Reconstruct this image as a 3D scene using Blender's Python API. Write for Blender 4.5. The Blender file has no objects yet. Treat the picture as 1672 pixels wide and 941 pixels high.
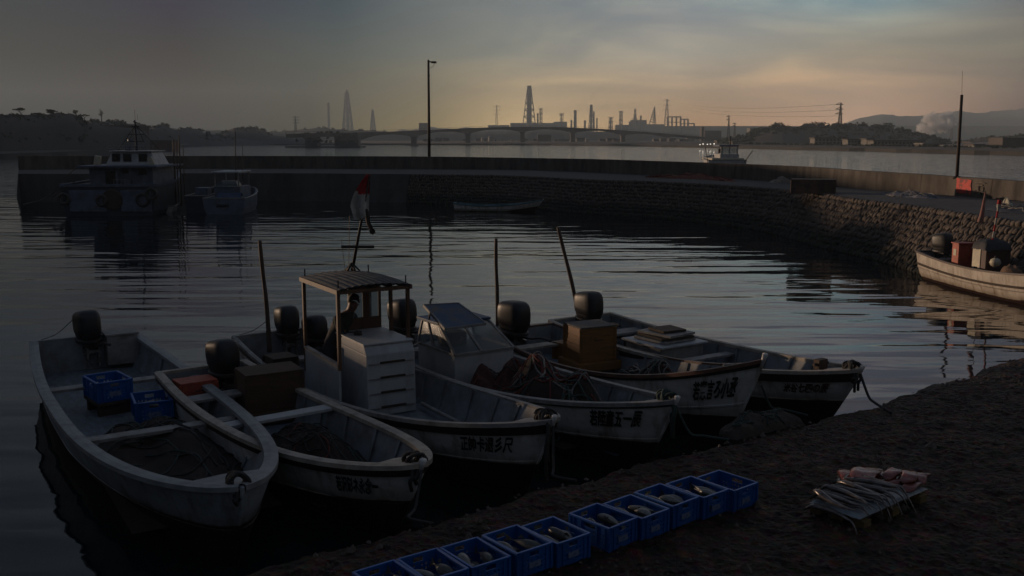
import bpy, math, random
from mathutils import Vector, Matrix, noise
R = math.radians
random.seed(7)
S = bpy.context.scene
COL = S.collection
# ------------------------------------------------------------------ camera geometry (used to measure where things stand)
F, CX, CY, H = 1600., 836., 470.5, 4.5
TH = math.atan((CY-227)/F)
sn, cs = math.sin(TH), math.cos(TH)
def ray(px, py):
    u = (px-CX)/F; v = (CY-py)/F
    return (u, cs+v*sn, -sn+v*cs)
def P(px, py, z):
    d = ray(px, py); t = (z-H)/d[2]
    return Vector((d[0]*t, d[1]*t, z))
def PY(px, py, Y):
    d = ray(px, py); t = Y/d[1]
    return Vector((d[0]*t, Y, H+d[2]*t))
def lerp(a, b, t): return a+(b-a)*t
def interp(pts, x):
    if x <= pts[0][0]: return pts[0][1]
    for (a, b), (c, d) in zip(pts, pts[1:]):
        if x <= c: return b+(d-b)*(x-a)/(c-a)
    return pts[-1][1]
def fbm(p, o=4):
    return noise.fractal(Vector(p), 0.7, 2.1, o)
# ------------------------------------------------------------------ materials
MATS = {}
def nodes_of(name):
    m = bpy.data.materials.new(name); m.use_nodes = True
    nt = m.node_tree; b = nt.nodes['Principled BSDF']
    return m, nt, b
def mat(name, col, rough=.7, col2=None, scale=6., stretch=(1,1,1), lo=.4, hi=.65, bump=.15, bscale=30., metal=0., spec=.5, speck=0.):
    """procedural paint / wood / cloth: two tones mixed by noise, with a fine bump"""
    if name in MATS: return MATS[name]
    m, nt, b = nodes_of(name); N = nt.nodes; L = nt.links
    col2 = col2 or tuple(c*.65 for c in col)
    tc = N.new('ShaderNodeTexCoord'); mp = N.new('ShaderNodeMapping'); mp.inputs['Scale'].default_value = stretch
    L.new(tc.outputs['Object'], mp.inputs['Vector'])
    n = N.new('ShaderNodeTexNoise'); n.inputs['Scale'].default_value = scale; n.inputs['Detail'].default_value = 6; n.inputs['Roughness'].default_value = .65
    L.new(mp.outputs[0], n.inputs['Vector'])
    r = N.new('ShaderNodeValToRGB'); r.color_ramp.elements[0].position = lo; r.color_ramp.elements[1].position = hi
    r.color_ramp.elements[0].color = (*col, 1); r.color_ramp.elements[1].color = (*col2, 1)
    L.new(n.outputs['Fac'], r.inputs[0]); L.new(r.outputs[0], b.inputs['Base Color'])
    b.inputs['Roughness'].default_value = rough; b.inputs['Metallic'].default_value = metal
    b.inputs['Specular IOR Level'].default_value = spec
    if bump:
        n2 = N.new('ShaderNodeTexNoise'); n2.inputs['Scale'].default_value = bscale; n2.inputs['Detail'].default_value = 4
        L.new(mp.outputs[0], n2.inputs['Vector'])
        bp = N.new('ShaderNodeBump'); bp.inputs['Strength'].default_value = bump; bp.inputs['Distance'].default_value = .02
        L.new(n2.outputs['Fac'], bp.inputs['Height']); L.new(bp.outputs[0], b.inputs['Normal'])
    MATS[name] = m
    return m
M_white = mat('white_boat_paint', (.62,.61,.59), .5, (.38,.36,.32), 2.2, (1,1,3), .42, .78, .08, 14)
M_whiteB = mat('chalky_white_paint', (.40,.41,.42), .55, (.24,.23,.22), 3.0, (1,1,.6), .45, .8, .08, 20)
M_grey_in = mat('grey_inner_hull_paint', (.20,.22,.24), .6, (.10,.10,.10), 3.0, (1,1,1), .4, .7, .15, 20)
M_deck = mat('worn_blue_grey_deck', (.13,.16,.19), .6, (.06,.065,.07), 4, (1,3,1), .4, .7, .15, 30)
M_red_bottom = mat('red_brown_bottom_paint', (.055,.012,.010), .7, (.025,.008,.008), 4, (1,1,3), .4, .7, .2, 20)
M_rail_dark = mat('dark_brown_rail', (.040,.020,.018), .55, (.02,.012,.012), 6, (1,1,1), .4, .7, .1, 30)
M_rail_pale = mat('weathered_pale_rail', (.40,.35,.29), .6, (.20,.17,.14), 5, (1,1,1), .4, .7, .2, 30)
M_rail_grey = mat('grey_worn_rail', (.26,.25,.24), .6, (.12,.11,.10), 5, (1,1,1), .4, .7, .2, 30)
M_ink = mat('black_lettering_paint', (.010,.010,.011), .6, (.014,.014,.015), 5, bump=0)
M_ink_red = mat('dark_red_lettering_paint', (.07,.014,.013), .6, (.05,.012,.012), 5, bump=0)
M_cowl = mat('black_engine_cowl', (.007,.008,.011), .48, (.012,.012,.015), 6, bump=.05, bscale=10)
M_cowl_old = mat('dull_charcoal_engine_cowl', (.012,.012,.015), .5, (.02,.02,.021), 6, bump=.1, bscale=14)
M_engine = mat('dark_engine_metal', (.025,.025,.028), .5, (.06,.05,.045), 12, metal=.3)
M_chrome = mat('worn_bright_metal', (.35,.34,.32), .35, (.15,.13,.11), 12, metal=.8)
M_wood = mat('brown_box_wood', (.085,.045,.022), .75, (.045,.025,.014), 3, (1,1,9), .35, .7, .3, 20)
M_wood_dk = mat('dark_box_wood', (.055,.036,.022), .8, (.028,.02,.014), 3, (9,1,1), .35, .7, .3, 20)
M_wood_or = mat('orange_varnished_wood', (.24,.10,.018), .6, (.13,.055,.013), 3, (1,1,8), .35, .7, .25, 18)
M_wood_grey = mat('silvered_wood', (.13,.115,.10), .8, (.07,.06,.05), 3, (8,1,1), .35, .7, .35, 20)
M_pole = mat('bare_brown_pole', (.085,.050,.032), .75, (.045,.028,.02), 5, (1,1,.2), .35, .7, .3, 20)
M_post = mat('reddish_cabin_timber', (.13,.065,.032), .65, (.06,.032,.02), 4, (1,1,.3), .35, .7, .25, 20)
M_roof = mat('weathered_roof_sheet', (.06,.065,.07), .75, (.035,.03,.028), 4, (1,6,1), .35, .7, .3, 14)
M_blue_crate = mat('blue_crate_plastic', (.003,.085,.33), .42, (.005,.055,.20), 3, (1,1,1), .4, .75, .06, 25)
M_blue_tarp = mat('faded_blue_tarp', (.02,.06,.14), .6, (.012,.03,.07), 5, bump=.4, bscale=9)
M_sticker = mat('pale_crate_label', (.13,.17,.26), .6, (.03,.08,.2), 22, (1,1,1), .48, .58, 0)
M_net_dk = mat('dark_brown_net', (.030,.018,.014), .95, (.014,.011,.011), 14, bump=1., bscale=60)
M_net_red = mat('dark_red_net', (.075,.016,.012), .95, (.025,.010,.009), 14, bump=1., bscale=60)
M_net_blue = mat('blue_grey_net', (.04,.055,.085), .95, (.02,.025,.035), 14, bump=1., bscale=60)
M_net_pink = mat('pinkish_net', (.22,.060,.040), .95, (.08,.03,.02), 9, bump=1., bscale=40)
M_rope_r = mat('red_rope', (.13,.020,.014), .85, (.07,.014,.01), 20)
M_rope_g = mat('grey_rope', (.16,.15,.14), .85, (.08,.075,.065), 20)
M_rope_gr = mat('green_rope', (.03,.055,.045), .85, (.02,.03,.028), 20)
M_rope_w = mat('off_white_rope', (.30,.28,.25), .85, (.15,.13,.11), 20)
M_rope_dk = mat('dark_mooring_rope', (.035,.033,.032), .9, (.02,.018,.018), 20)
M_conc = mat('stained_concrete', (.115,.105,.095), .9, (.045,.040,.037), 1.1, (1,1,.35), .38, .68, .4, 8)
M_conc_dk = mat('damp_dark_concrete', (.070,.066,.064), .9, (.028,.026,.026), .7, (1,1,.3), .38, .68, .4, 6)
M_terrace = mat('gravelly_terrace', (.085,.080,.078), .95, (.04,.037,.036), 2.5, (1,1,1), .35, .7, .6, 12)
M_stone = mat('revetment_stone', (.12,.095,.078), .85, (.045,.035,.030), 2.2, (1,1,1), .35, .7, .5, 14)
M_stone_back = mat('revetment_joint_earth', (.018,.015,.014), .95, (.01,.009,.009), 5)
M_metal_dk = mat('dark_rusted_metal', (.032,.024,.020), .7, (.06,.028,.018), 5, bump=.2)
M_glass = None
def glassmat(name, col, alpha):
    m, nt, b = nodes_of(name)
    b.inputs['Base Color'].default_value = (*col, 1); b.inputs['Roughness'].default_value = .12
    b.inputs['Transmission Weight'].default_value = alpha; b.inputs['IOR'].default_value = 1.1
    N = nt.nodes; n = N.new('ShaderNodeTexNoise'); n.inputs['Scale'].default_value = 5
    r = N.new('ShaderNodeMapRange'); r.inputs['To Min'].default_value = .05; r.inputs['To Max'].default_value = .35
    tc = N.new('ShaderNodeTexCoord'); nt.links.new(tc.outputs['Object'], n.inputs['Vector'])
    nt.links.new(n.outputs['Fac'], r.inputs['Value']); nt.links.new(r.outputs[0], b.inputs['Roughness'])
    return m
M_glass = glassmat('dirty_cabin_glass', (.55,.62,.66), .8)
M_dark_glass = mat('dark_window_glass', (.012,.014,.016), .12, (.02,.022,.024), 4, bump=0)
M_flag_r = mat('red_flag_cloth', (.42,.020,.022), .8, (.26,.016,.016), 8, bump=.3, bscale=20)
M_flag_w = mat('white_flag_cloth', (.50,.47,.42), .8, (.32,.30,.27), 8, bump=.3, bscale=20)
M_flag_b = mat('frayed_dark_cloth', (.04,.03,.027), .9, (.09,.05,.04), 10)
M_skin = mat('weathered_skin', (.20,.105,.070), .6, (.16,.085,.055), 10)
M_hair = mat('black_hair', (.012,.011,.011), .7)
M_jacket = mat('dark_work_jacket', (.030,.032,.036), .85, (.02,.021,.024), 10, bump=.5, bscale=16)
M_trouser = mat('brown_work_trousers', (.075,.045,.032), .85, (.05,.03,.022), 10, bump=.4, bscale=16)
M_red_box = mat('faded_red_paint', (.42,.085,.045), .6, (.26,.05,.03), 5)
M_cream = mat('cream_paint', (.50,.46,.34), .55, (.36,.33,.26), 5)
M_teal = mat('teal_boat_paint', (.025,.12,.15), .6, (.02,.08,.10), 4)
M_ship_blue = mat('ship_blue_grey_paint', (.10,.13,.19), .55, (.055,.07,.10), 2)
M_ship_hull = mat('dark_navy_hull', (.020,.028,.050), .55, (.012,.016,.03), 2)
M_fish_dk = mat('dark_fish_skin', (.035,.037,.033), .32, (.07,.066,.055), 16, bump=.05)
M_fish_w = mat('pale_fish_belly', (.22,.215,.20), .3, (.11,.105,.095), 12, bump=.05)
M_fish_silver = mat('silver_fish_skin', (.19,.165,.155), .25, (.06,.05,.05), 6, (.6,3,3), .4, .65, .05, 30, metal=.45)
M_fish_pink = mat('pink_fish_flesh', (.20,.050,.038), .26, (.085,.018,.016), 9, (1,1,1), .4, .68, .15, 20)
M_pallet = mat('yellowish_pallet_wood', (.16,.105,.032), .8, (.09,.06,.022), 4, (1,6,1), .35, .7, .3, 20)
M_sheet = mat('pale_plastic_sheet', (.26,.29,.31), .4, (.16,.18,.20), 9, bump=.5, bscale=14)
M_leaf = mat('dark_foliage', (.045,.055,.030), .9, (.022,.028,.018), .5, bump=0)
M_leaf2 = mat('olive_foliage', (.06,.058,.03), .9, (.03,.032,.02), .5, bump=0)
M_bark = mat('tree_bark', (.05,.036,.026), .9)
M_hill = mat('hillside_earth', (.035,.028,.023), .95, (.03,.028,.022), .05, bump=.3, bscale=.6)
M_land = mat('shore_land', (.05,.044,.038), .95, (.028,.025,.022), .04, bump=.3, bscale=.5)
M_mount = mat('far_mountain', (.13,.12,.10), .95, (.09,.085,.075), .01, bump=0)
M_bridge = mat('bridge_concrete', (.12,.105,.095), .85, (.07,.062,.056), .08, bump=.1, bscale=1)
M_steel = mat('far_plant_steel', (.06,.052,.048), .8, (.04,.036,.034), .1, bump=0)
M_plant = mat('far_plant_walls', (.10,.088,.078), .85, (.06,.052,.048), .06, bump=0)
M_bldg = mat('pale_building_wall', (.20,.185,.165), .85, (.14,.13,.115), .3, bump=0)
M_bldg_dk = mat('dull_building_wall', (.10,.08,.07), .85, (.06,.05,.045), .2, bump=0)
M_tank = mat('pale_storage_tank', (.42,.38,.32), .6, (.3,.27,.23), .2, bump=0)
# ------------------------------------------------------------------ mesh builder
class MB:
    def __init__(s): s.v = []; s.f = []; s.m = []
    def add(s, vs, fs, mi=0):
        o = len(s.v); s.v += [tuple(a) for a in vs]; s.f += [tuple(i+o for i in f) for f in fs]; s.m += [mi]*len(fs); return s
    def hexa(s, p, mi=0):      # 8 points: bottom ring 0-3, top ring 4-7
        return s.add(p, [(0,3,2,1),(4,5,6,7),(0,1,5,4),(1,2,6,5),(2,3,7,6),(3,0,4,7)], mi)
    def box(s, c, d, yaw=0., mi=0, rot=None):
        c = Vector(c); M = rot or Matrix.Rotation(yaw, 3, 'Z')
        x, y, z = d[0]/2, d[1]/2, d[2]/2
        return s.hexa([c+M@Vector(q) for q in ((-x,-y,-z),(x,-y,-z),(x,y,-z),(-x,y,-z),(-x,-y,z),(x,-y,z),(x,y,z),(-x,y,z))], mi)
    def beam(s, a, b, w, h, mi=0, up=(0,0,1), taper=1.):
        a, b = Vector(a), Vector(b); t = (b-a).normalized(); up = Vector(up)
        if abs(t.dot(up)) > .98: up = Vector((0,1,0))
        x = t.cross(up).normalized()*w/2; y = x.normalized().cross(t)*h/2
        k = taper
        return s.hexa([a-x-y, a+x-y, b+x*k-y*k, b-x*k-y*k, a-x+y, a+x+y, b+x*k+y*k, b-x*k+y*k], mi)
    def grid(s, rows, mi=0, close=False, flip=False):
        n = len(rows[0]); o = len(s.v)
        for r in rows: s.v += [tuple(a) for a in r]
        for i in range(len(rows)-1):
            for j in range(n if close else n-1):
                k = (j+1) % n
                q = (o+i*n+j, o+i*n+k, o+(i+1)*n+k, o+(i+1)*n+j)
                s.f.append(q[::-1] if flip else q); s.m.append(mi(i, j) if callable(mi) else mi)
        return s
    def tube(s, pts, r, n=7, mi=0, cap=True, flat=1.):
        pts = [Vector(p) for p in pts]; rows = []; nrm = None
        rr = r if callable(r) else (lambda t: r)
        for i, p in enumerate(pts):
            t = (pts[min(i+1, len(pts)-1)]-pts[max(i-1, 0)])
            t = t.normalized() if t.length > 1e-9 else Vector((0,0,1))
            if nrm is None:
                nrm = t.cross(Vector((0,0,1)))
                if nrm.length < .05: nrm = t.cross(Vector((1,0,0)))
            nrm = (nrm-t*nrm.dot(t)).normalized(); b = t.cross(nrm)
            q = rr(i/max(1, len(pts)-1))
            rows.append([p+(nrm*math.cos(a)+b*math.sin(a)*flat)*q for a in [2*math.pi*k/n for k in range(n)]])
        o = len(s.v); s.grid(rows, mi, close=True)
        if cap:
            s.f.append(tuple(o+k for k in range(n))[::-1]); s.m.append(mi if not callable(mi) else 0)
            e = o+(len(rows)-1)*n
            s.f.append(tuple(e+k for k in range(n))); s.m.append(mi if not callable(mi) else 0)
        return s
    def lathe(s, prof, n=20, c=(0,0,0), mi=0, sx=1., sy=1., yaw=0.):
        c = Vector(c); M = Matrix.Rotation(yaw, 3, 'Z')
        rows = [[c+M@Vector((r*sx*math.cos(2*math.pi*k/n), r*sy*math.sin(2*math.pi*k/n), z)) for k in range(n)] for r, z in prof]
        o = len(s.v); s.grid(rows, mi, close=True)
        s.f.append(tuple(o+k for k in range(n))[::-1]); s.m.append(mi)
        e = o+(len(rows)-1)*n; s.f.append(tuple(e+k for k in range(n))); s.m.append(mi)
        return s
    def leaf(s, c, r, rnd=random, mi=0):
        a = Vector((rnd.gauss(0,1), rnd.gauss(0,1), rnd.gauss(0,1))).normalized()
        b = a.orthogonal().normalized(); d = a.cross(b); c = Vector(c)
        k = rnd.uniform(.6, 1.2)*r; an = rnd.uniform(0, 6.3)
        b2 = b*math.cos(an)+d*math.sin(an); d2 = a.cross(b2)
        return s.add([c-b2*k, c-d2*k*.6, c+b2*k, c+d2*k*.6], [(0,1,2,3)], mi)
    def build(s, name, mats, parent=None, smooth=False, world=False, bevel=0., auto=None):
        me = bpy.data.meshes.new(name)
        vs = s.v
        if world and parent is not None:
            o = parent; M = Matrix.Identity(4)
            while o is not None:
                M = o.matrix_basis @ M; o = o.parent
            Mi = M.inverted(); vs = [Mi@Vector(v) for v in s.v]
        me.from_pydata([tuple(v) for v in vs], [], s.f); 
        mats = mats if isinstance(mats, (list, tuple)) else [mats]
        for m in mats: me.materials.append(m)
        if len(mats) > 1: me.polygons.foreach_set('material_index', s.m)
        if smooth: me.polygons.foreach_set('use_smooth', [True]*len(me.polygons))
        me.validate(); me.update()
        ob = bpy.data.objects.new(name, me); COL.objects.link(ob)
        if parent is not None: ob.parent = parent
        if auto:
            try: me.set_sharp_from_angle(angle=R(auto))
            except Exception: pass
        if bevel:
            b = ob.modifiers.new('bevel', 'BEVEL'); b.width = bevel; b.segments = 2; b.limit_method = 'ANGLE'; b.angle_limit = R(40)
        return ob
def tag(o, label=None, cat=None, group=None, kind=None):
    if label: o['label'] = label
    if cat: o['category'] = cat
    if group: o['group'] = group
    if kind: o['kind'] = kind
    return o
def empty(name, loc, rz=0., label=None, cat=None, group=None):
    o = bpy.data.objects.new(name, None); COL.objects.link(o); o.empty_display_size = .2
    o.location = loc; o.rotation_euler = (0, 0, rz)
    o.matrix_basis = Matrix.Translation(Vector(loc)) @ Matrix.Rotation(rz, 4, 'Z')
    return tag(o, label, cat, group)
def copy_tree(o, parent=None):
    c = o.copy(); COL.objects.link(c)
    if parent is not None: c.parent = parent
    for ch in [x for x in bpy.data.objects if x.parent is o]: copy_tree(ch, c)
    return c
def smooth_path(pts, k=6):
    pts = [Vector(p) for p in pts]; out = []
    for i in range(len(pts)-1):
        p0 = pts[max(i-1,0)]; p1 = pts[i]; p2 = pts[i+1]; p3 = pts[min(i+2, len(pts)-1)]
        for j in range(k):
            t = j/k
            out.append(.5*((2*p1)+(p2-p0)*t+(2*p0-5*p1+4*p2-p3)*t*t+(3*p1-p0-3*p2+p3)*t**3))
    out.append(pts[-1]); return out
# ================================================================== camera
cam = bpy.data.objects.new('camera', bpy.data.cameras.new('camera')); COL.objects.link(cam)
cam.location = (0, 0, H); cam.rotation_euler = (math.pi/2-TH, 0, 0)
cam.data.sensor_width = 36; cam.data.lens = 36*F/1672; cam.data.clip_start = .1; cam.data.clip_end = 12000
S.camera = cam
# ================================================================== sky and sun
SUN_AZ, SUN_EL = R(-58), R(3.5)          # azimuth measured from +Y towards +X: the sun stands low on the left
w = bpy.data.worlds.new('World'); S.world = w; w.use_nodes = True
nt = w.node_tree; N = nt.nodes; L = nt.links; N.clear()
def lin(c):
    return tuple((((x/255)+.055)/1.055)**2.4 if x > 10 else x/255/12.92 for x in c)
HOR = [(-1.5, (0.016, 0.021, 0.028)), (-0.48, (0.012, 0.022, 0.022)), (-0.32, (0.008, 0.008, 0.008)), (-0.2, (0.0496, 0.0425, 0.008)), (-0.085, (0.4263, 0.3085, 0.1084)), (0.01, (1.261, 0.848, 0.3862)), (0.19, (0.822, 0.4473, 0.2022)), (0.34, (1.0676, 0.6292, 0.3856)), (0.48, (0.1063, 0.008, 0.008)), (1.5, (0.035, 0.042, 0.048))]
MID = [(-1.5, (0.016, 0.021, 0.028)), (-0.48, (0.012, 0.024, 0.032)), (-0.32, (0.008, 0.008, 0.0161)), (-0.17, (0.0655, 0.0906, 0.0846)), (0.01, (0.3113, 0.316, 0.2722)), (0.163, (0.6574, 0.5663, 0.4206)), (0.34, (0.5075, 0.4079, 0.2724)), (0.48, (0.2407, 0.2186, 0.1617)), (1.5, (0.035, 0.042, 0.048))]
TOP = [(-1.5, (0.016, 0.021, 0.028)), (-0.48, (0.014, 0.03, 0.044)), (-0.32, (0.008, 0.0101, 0.0442)), (-0.17, (0.027, 0.0591, 0.0872)), (0.01, (0.244, 0.2687, 0.2615)), (0.163, (0.258, 0.3067, 0.3341)), (0.34, (0.2073, 0.3521, 0.4038)), (0.48, (0.0529, 0.0764, 0.1307)), (1.5, (0.035, 0.042, 0.048))]
tc = N.new('ShaderNodeTexCoord'); sx = N.new('ShaderNodeSeparateXYZ'); L.new(tc.outputs['Generated'], sx.inputs[0])
az = N.new('ShaderNodeMath'); az.operation = 'ARCTAN2'; L.new(sx.outputs['X'], az.inputs[0]); L.new(sx.outputs['Y'], az.inputs[1])
def maprange(src, a, b, c=0., d=1., smooth=False):
    m = N.new('ShaderNodeMapRange'); m.inputs['From Min'].default_value = a; m.inputs['From Max'].default_value = b
    m.inputs['To Min'].default_value = c; m.inputs['To Max'].default_value = d
    if smooth: m.interpolation_type = 'SMOOTHSTEP'
    L.new(src, m.inputs['Value']); return m.outputs[0]
azf = maprange(az.outputs[0], -1.6, 1.6)
def ramp(pairs):
    r = N.new('ShaderNodeValToRGB'); e = r.color_ramp.elements
    while len(e) < len(pairs): e.new(.5)
    for el, (a, c) in zip(e, pairs):
        el.position = (a+1.6)/3.2; el.color = (*c, 1)
    L.new(azf, r.inputs[0]); return r.outputs[0]
hor = ramp(HOR); mid = ramp(MID); top = ramp(TOP)
def mix(f, a, b, mode='MIX'):
    m = N.new('ShaderNodeMix'); m.data_type = 'RGBA'; m.blend_type = mode
    if isinstance(f, float): m.inputs[0].default_value = f
    else: L.new(f, m.inputs[0])
    L.new(a, m.inputs[6])
    if isinstance(b, tuple): m.inputs[7].default_value = (*b, 1)
    else: L.new(b, m.inputs[7])
    return m.outputs[2]
c1 = mix(maprange(sx.outputs['Z'], .012, .082), hor, mid)
c1 = mix(maprange(sx.outputs['Z'], .070, .140, smooth=True), c1, top)
upr = ramp([(-1.5, lin((48,54,64))), (-.48, lin((62,74,88))), (-.2, lin((110,116,122))), (.01, lin((152,152,152))), (.34, lin((136,138,152))), (.48, lin((122,125,136))), (1.5, lin((58,64,72)))])
zen = lin((66, 77, 94))
c1 = mix(maprange(sx.outputs['Z'], .135, .20), c1, upr)
c1 = mix(maprange(sx.outputs['Z'], .22, .75, smooth=True), c1, zen)
# thin cloud, drawn out along slanting bands
mp = N.new('ShaderNodeCombineXYZ'); L.new(az.outputs[0], mp.inputs[0]); L.new(sx.outputs['Z'], mp.inputs[1])
mr = N.new('ShaderNodeMapping'); mr.inputs['Rotation'].default_value = (0, 0, R(-13)); mr.inputs['Scale'].default_value = (3.6, 17, 1)
L.new(mp.outputs[0], mr.inputs[0])
cn = N.new('ShaderNodeTexNoise'); cn.inputs['Scale'].default_value = 1.0; cn.inputs['Detail'].default_value = 7; cn.inputs['Roughness'].default_value = .55; cn.inputs['Distortion'].default_value = .7
L.new(mr.outputs[0], cn.inputs['Vector'])
cl = maprange(cn.outputs['Fac'], .36, .66, smooth=True)
side = maprange(az.outputs[0], -.22, .10, .12, 1., smooth=True)
def mul(a_, b_):
    m_ = N.new('ShaderNodeMath'); m_.operation = 'MULTIPLY'
    for k_, v_ in enumerate((a_, b_)):
        if isinstance(v_, float): m_.inputs[k_].default_value = v_
        else: L.new(v_, m_.inputs[k_])
    return m_.outputs[0]
up = maprange(sx.outputs['Z'], .018, .06, .15, .85)
cm = mul(mul(cl, side), up)
warm = mix(1.0, c1, (1.55, 1.42, 1.22), 'MULTIPLY'); cool = mix(1.0, c1, (.66, .74, .88), 'MULTIPLY')
c1 = mix(mul(mul(side, up), .8), c1, cool)
c1 = mix(cm, c1, warm)
# a share of clear Nishita sky under the thin cloud
sky = N.new('ShaderNodeTexSky'); sky.sky_type = 'NISHITA'; sky.sun_disc = False
sky.sun_elevation = SUN_EL; sky.sun_rotation = SUN_AZ; sky.dust_density = 3.
sc = N.new('ShaderNodeVectorMath'); sc.operation = 'SCALE'; sc.inputs['Scale'].default_value = .004; L.new(sky.outputs[0], sc.inputs[0])
fin = mix(1.0, c1, sc.outputs[0], 'ADD')
bg = N.new('ShaderNodeBackground'); bg.inputs['Strength'].default_value = 1.0; L.new(fin, bg.inputs['Color'])
ow = N.new('ShaderNodeOutputWorld'); L.new(bg.outputs[0], ow.inputs['Surface'])
sun = bpy.data.lights.new('sun', 'SUN'); sun.energy = 5.0; sun.angle = R(.6); sun.color = (1., .70, .47)
so = bpy.data.objects.new('sun', sun); COL.objects.link(so)
dv = Vector((math.sin(SUN_AZ)*math.cos(SUN_EL), math.cos(SUN_AZ)*math.cos(SUN_EL), math.sin(SUN_EL)))
so.rotation_euler = dv.to_track_quat('Z', 'Y').to_euler(); so.location = (-100, 0, 60)
vs = S.view_settings; vs.view_transform = 'Standard'; vs.look = 'None'; vs.exposure = 0; vs.gamma = 1
S.cycles.max_bounces = 6; S.cycles.volume_bounces = 4; S.cycles.caustics_reflective = False; S.cycles.caustics_refractive = False
# ================================================================== air
hz = MB().box((0, 1480, 74), (4400, 3200, 156)).build('haze', [], None)
hm = bpy.data.materials.new('evening_haze'); hm.use_nodes = True; hn = hm.node_tree; hn.nodes.clear()
pv = hn.nodes.new('ShaderNodeVolumePrincipled'); pv.inputs['Color'].default_value = (.74, .86, .93, 1); pv.inputs['Density'].default_value = .00037; pv.inputs['Anisotropy'].default_value = -.25
ho = hn.nodes.new('ShaderNodeOutputMaterial'); hn.links.new(pv.outputs[0], ho.inputs['Volume'])
hz.data.materials.append(hm); tag(hz, kind='stuff')
# ================================================================== water
def water(name, scale, stretch, strength, scale2, strength2, base, fine=.2, det=2.):
    m, nt, b = nodes_of(name); N = nt.nodes; L = nt.links
    b.inputs['Base Color'].default_value = (*base, 1); b.inputs['Roughness'].default_value = .035; b.inputs['IOR'].default_value = 1.345
    tc = N.new('ShaderNodeTexCoord'); prev = None
    for sc_, st_, stg, dist, rot in ((scale, stretch, strength, .5, .12), (scale2, stretch, strength2, .5, -.25), (scale*2.6, (.45, 1.3, 1), strength*fine, .4, .3)):
        mp = N.new('ShaderNodeMapping'); mp.inputs['Scale'].default_value = st_; mp.inputs['Rotation'].default_value = (0, 0, rot); L.new(tc.outputs['Object'], mp.inputs[0])
        n = N.new('ShaderNodeTexNoise'); n.inputs['Scale'].default_value = sc_; n.inputs['Detail'].default_value = det; n.inputs['Roughness'].default_value = .45; n.inputs['Distortion'].default_value = .35
        L.new(mp.outputs[0], n.inputs['Vector'])
        bp = N.new('ShaderNodeBump'); bp.inputs['Strength'].default_value = 1.; bp.inputs['Distance'].default_value = stg
        L.new(n.outputs['Fac'], bp.inputs['Height'])
        if prev: L.new(prev, bp.inputs['Normal'])
        prev = bp.outputs[0]
    L.new(prev, b.inputs['Normal'])
    return m
M_harb = water('rippled_harbour_water', 1.1, (.25, 1.0, 1), .040, .36, .075, (.006, .010, .012), .11, .8)
M_sea = water('choppy_strait_water', .8, (.5, 1.0, 1), .17, .22, .22, (.010, .016, .020))
sea = MB().add([(-2100,-100,-.004),(2100,-100,-.004),(2100,3000,-.004),(-2100,3000,-.004)], [(0,1,2,3)]).build('sea_water', M_sea); tag(sea, kind='structure')
hp = [(-150,-60,0),(-150,76,0),(-38,76,0),(-10,75,0),(0,73,0),(6,66,0),(10,60,0),(13.5,53,0),(16,45,0),(18.3,36,0),(19,26,0),(24,10,0),(24,-60,0)]
harb = MB().add(hp, [tuple(range(len(hp)))[::-1]]).build('harbour_water', M_harb); tag(harb, kind='structure')
# ================================================================== rough stone quay under the camera
QZ = .7
qe = [(-30,-26),(-14,-6.5),(-8,1.5),(-5,5.3)]+[tuple(P(x, y, QZ).xy) for x, y in ((350,941),(480,905),(600,870),(770,825),(870,790),(1050,750),(1200,715),(1290,690),(1425,655),(1500,632),(1672,577))]+[(11.8,19.6),(15.8,23),(21,26)]
qs = smooth_path([(a, b, 0) for a, b in qe], 30)
def ground_z(x, y):
    a = noise.noise((x*.55, y*.55, 3)); b = noise.noise((x*1.9, y*1.9, 7)); c = 1-abs(noise.noise((x*4.6, y*4.6, 1))); d = noise.noise((x*11, y*11, 5)); e = 1-abs(noise.noise((x*8.5+3, y*8.5, 2)))
    return QZ+.040*a+.030*b+.034*(c-.75)+.020*d+.026*(e-.75)
def resample(pts, step):
    out = [pts[0]]; acc = 0
    for a, b in zip(pts, pts[1:]):
        d = (b-a).length
        while acc+d >= step and d > 0:
            t = (step-acc)/d; a = a+(b-a)*t; d = (b-a).length; acc = 0; out.append(a)
        acc += d
    return out
dense = resample(qs, .045)
# keep fine spacing only where the photograph looks; coarse elsewhere
keep = []
for i, p in enumerate(dense):
    if -5 < p.x < 13 and p.y > 4: keep.append(p)
    elif i % 9 == 0: keep.append(p)
IN = Vector((.52, -.854, 0))
ws = [-.30,-.22,-.14,-.06,0]
t_ = 0.
while t_ < 40:
    t_ += .042 if t_ < 7.0 else (.25 if t_ < 12 else 2.); ws.append(t_)
rows = []
for p in keep:
    row = []
    off = .16*noise.noise((p.x*.8, p.y*.8, 9))+.09*noise.noise((p.x*3, p.y*3, 2))
    for k, t in enumerate(ws):
        q = p+IN*(t+off*max(0, 1-t/1.5))
        if t >= 0:
            z = ground_z(q.x, q.y)-.10*max(0, 1-t/.45)**2+.03*noise.noise((q.x*7, q.y*7, 4))*max(0, 1-t/.6)
        else:
            z = QZ-.10-(-t/.30)**1.0*1.5
            q = q+IN*(.10*noise.noise((q.x*2.5, q.y*2.5, z*2.5)))
        row.append((q.x, q.y, z))
    rows.append(row)
m, nt, b = nodes_of('rough_quay_stone'); N = nt.nodes; L = nt.links
tc = N.new('ShaderNodeTexCoord')
n1 = N.new('ShaderNodeTexNoise'); n1.inputs['Scale'].default_value = 2.6; n1.inputs['Detail'].default_value = 9; n1.inputs['Roughness'].default_value = .7; L.new(tc.outputs['Object'], n1.inputs['Vector'])
r1 = N.new('ShaderNodeValToRGB'); e = r1.color_ramp.elements; e[0].position = .33; e[0].color = (.014,.008,.006,1); e[1].position = .72; e[1].color = (.145,.062,.038,1)
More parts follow.
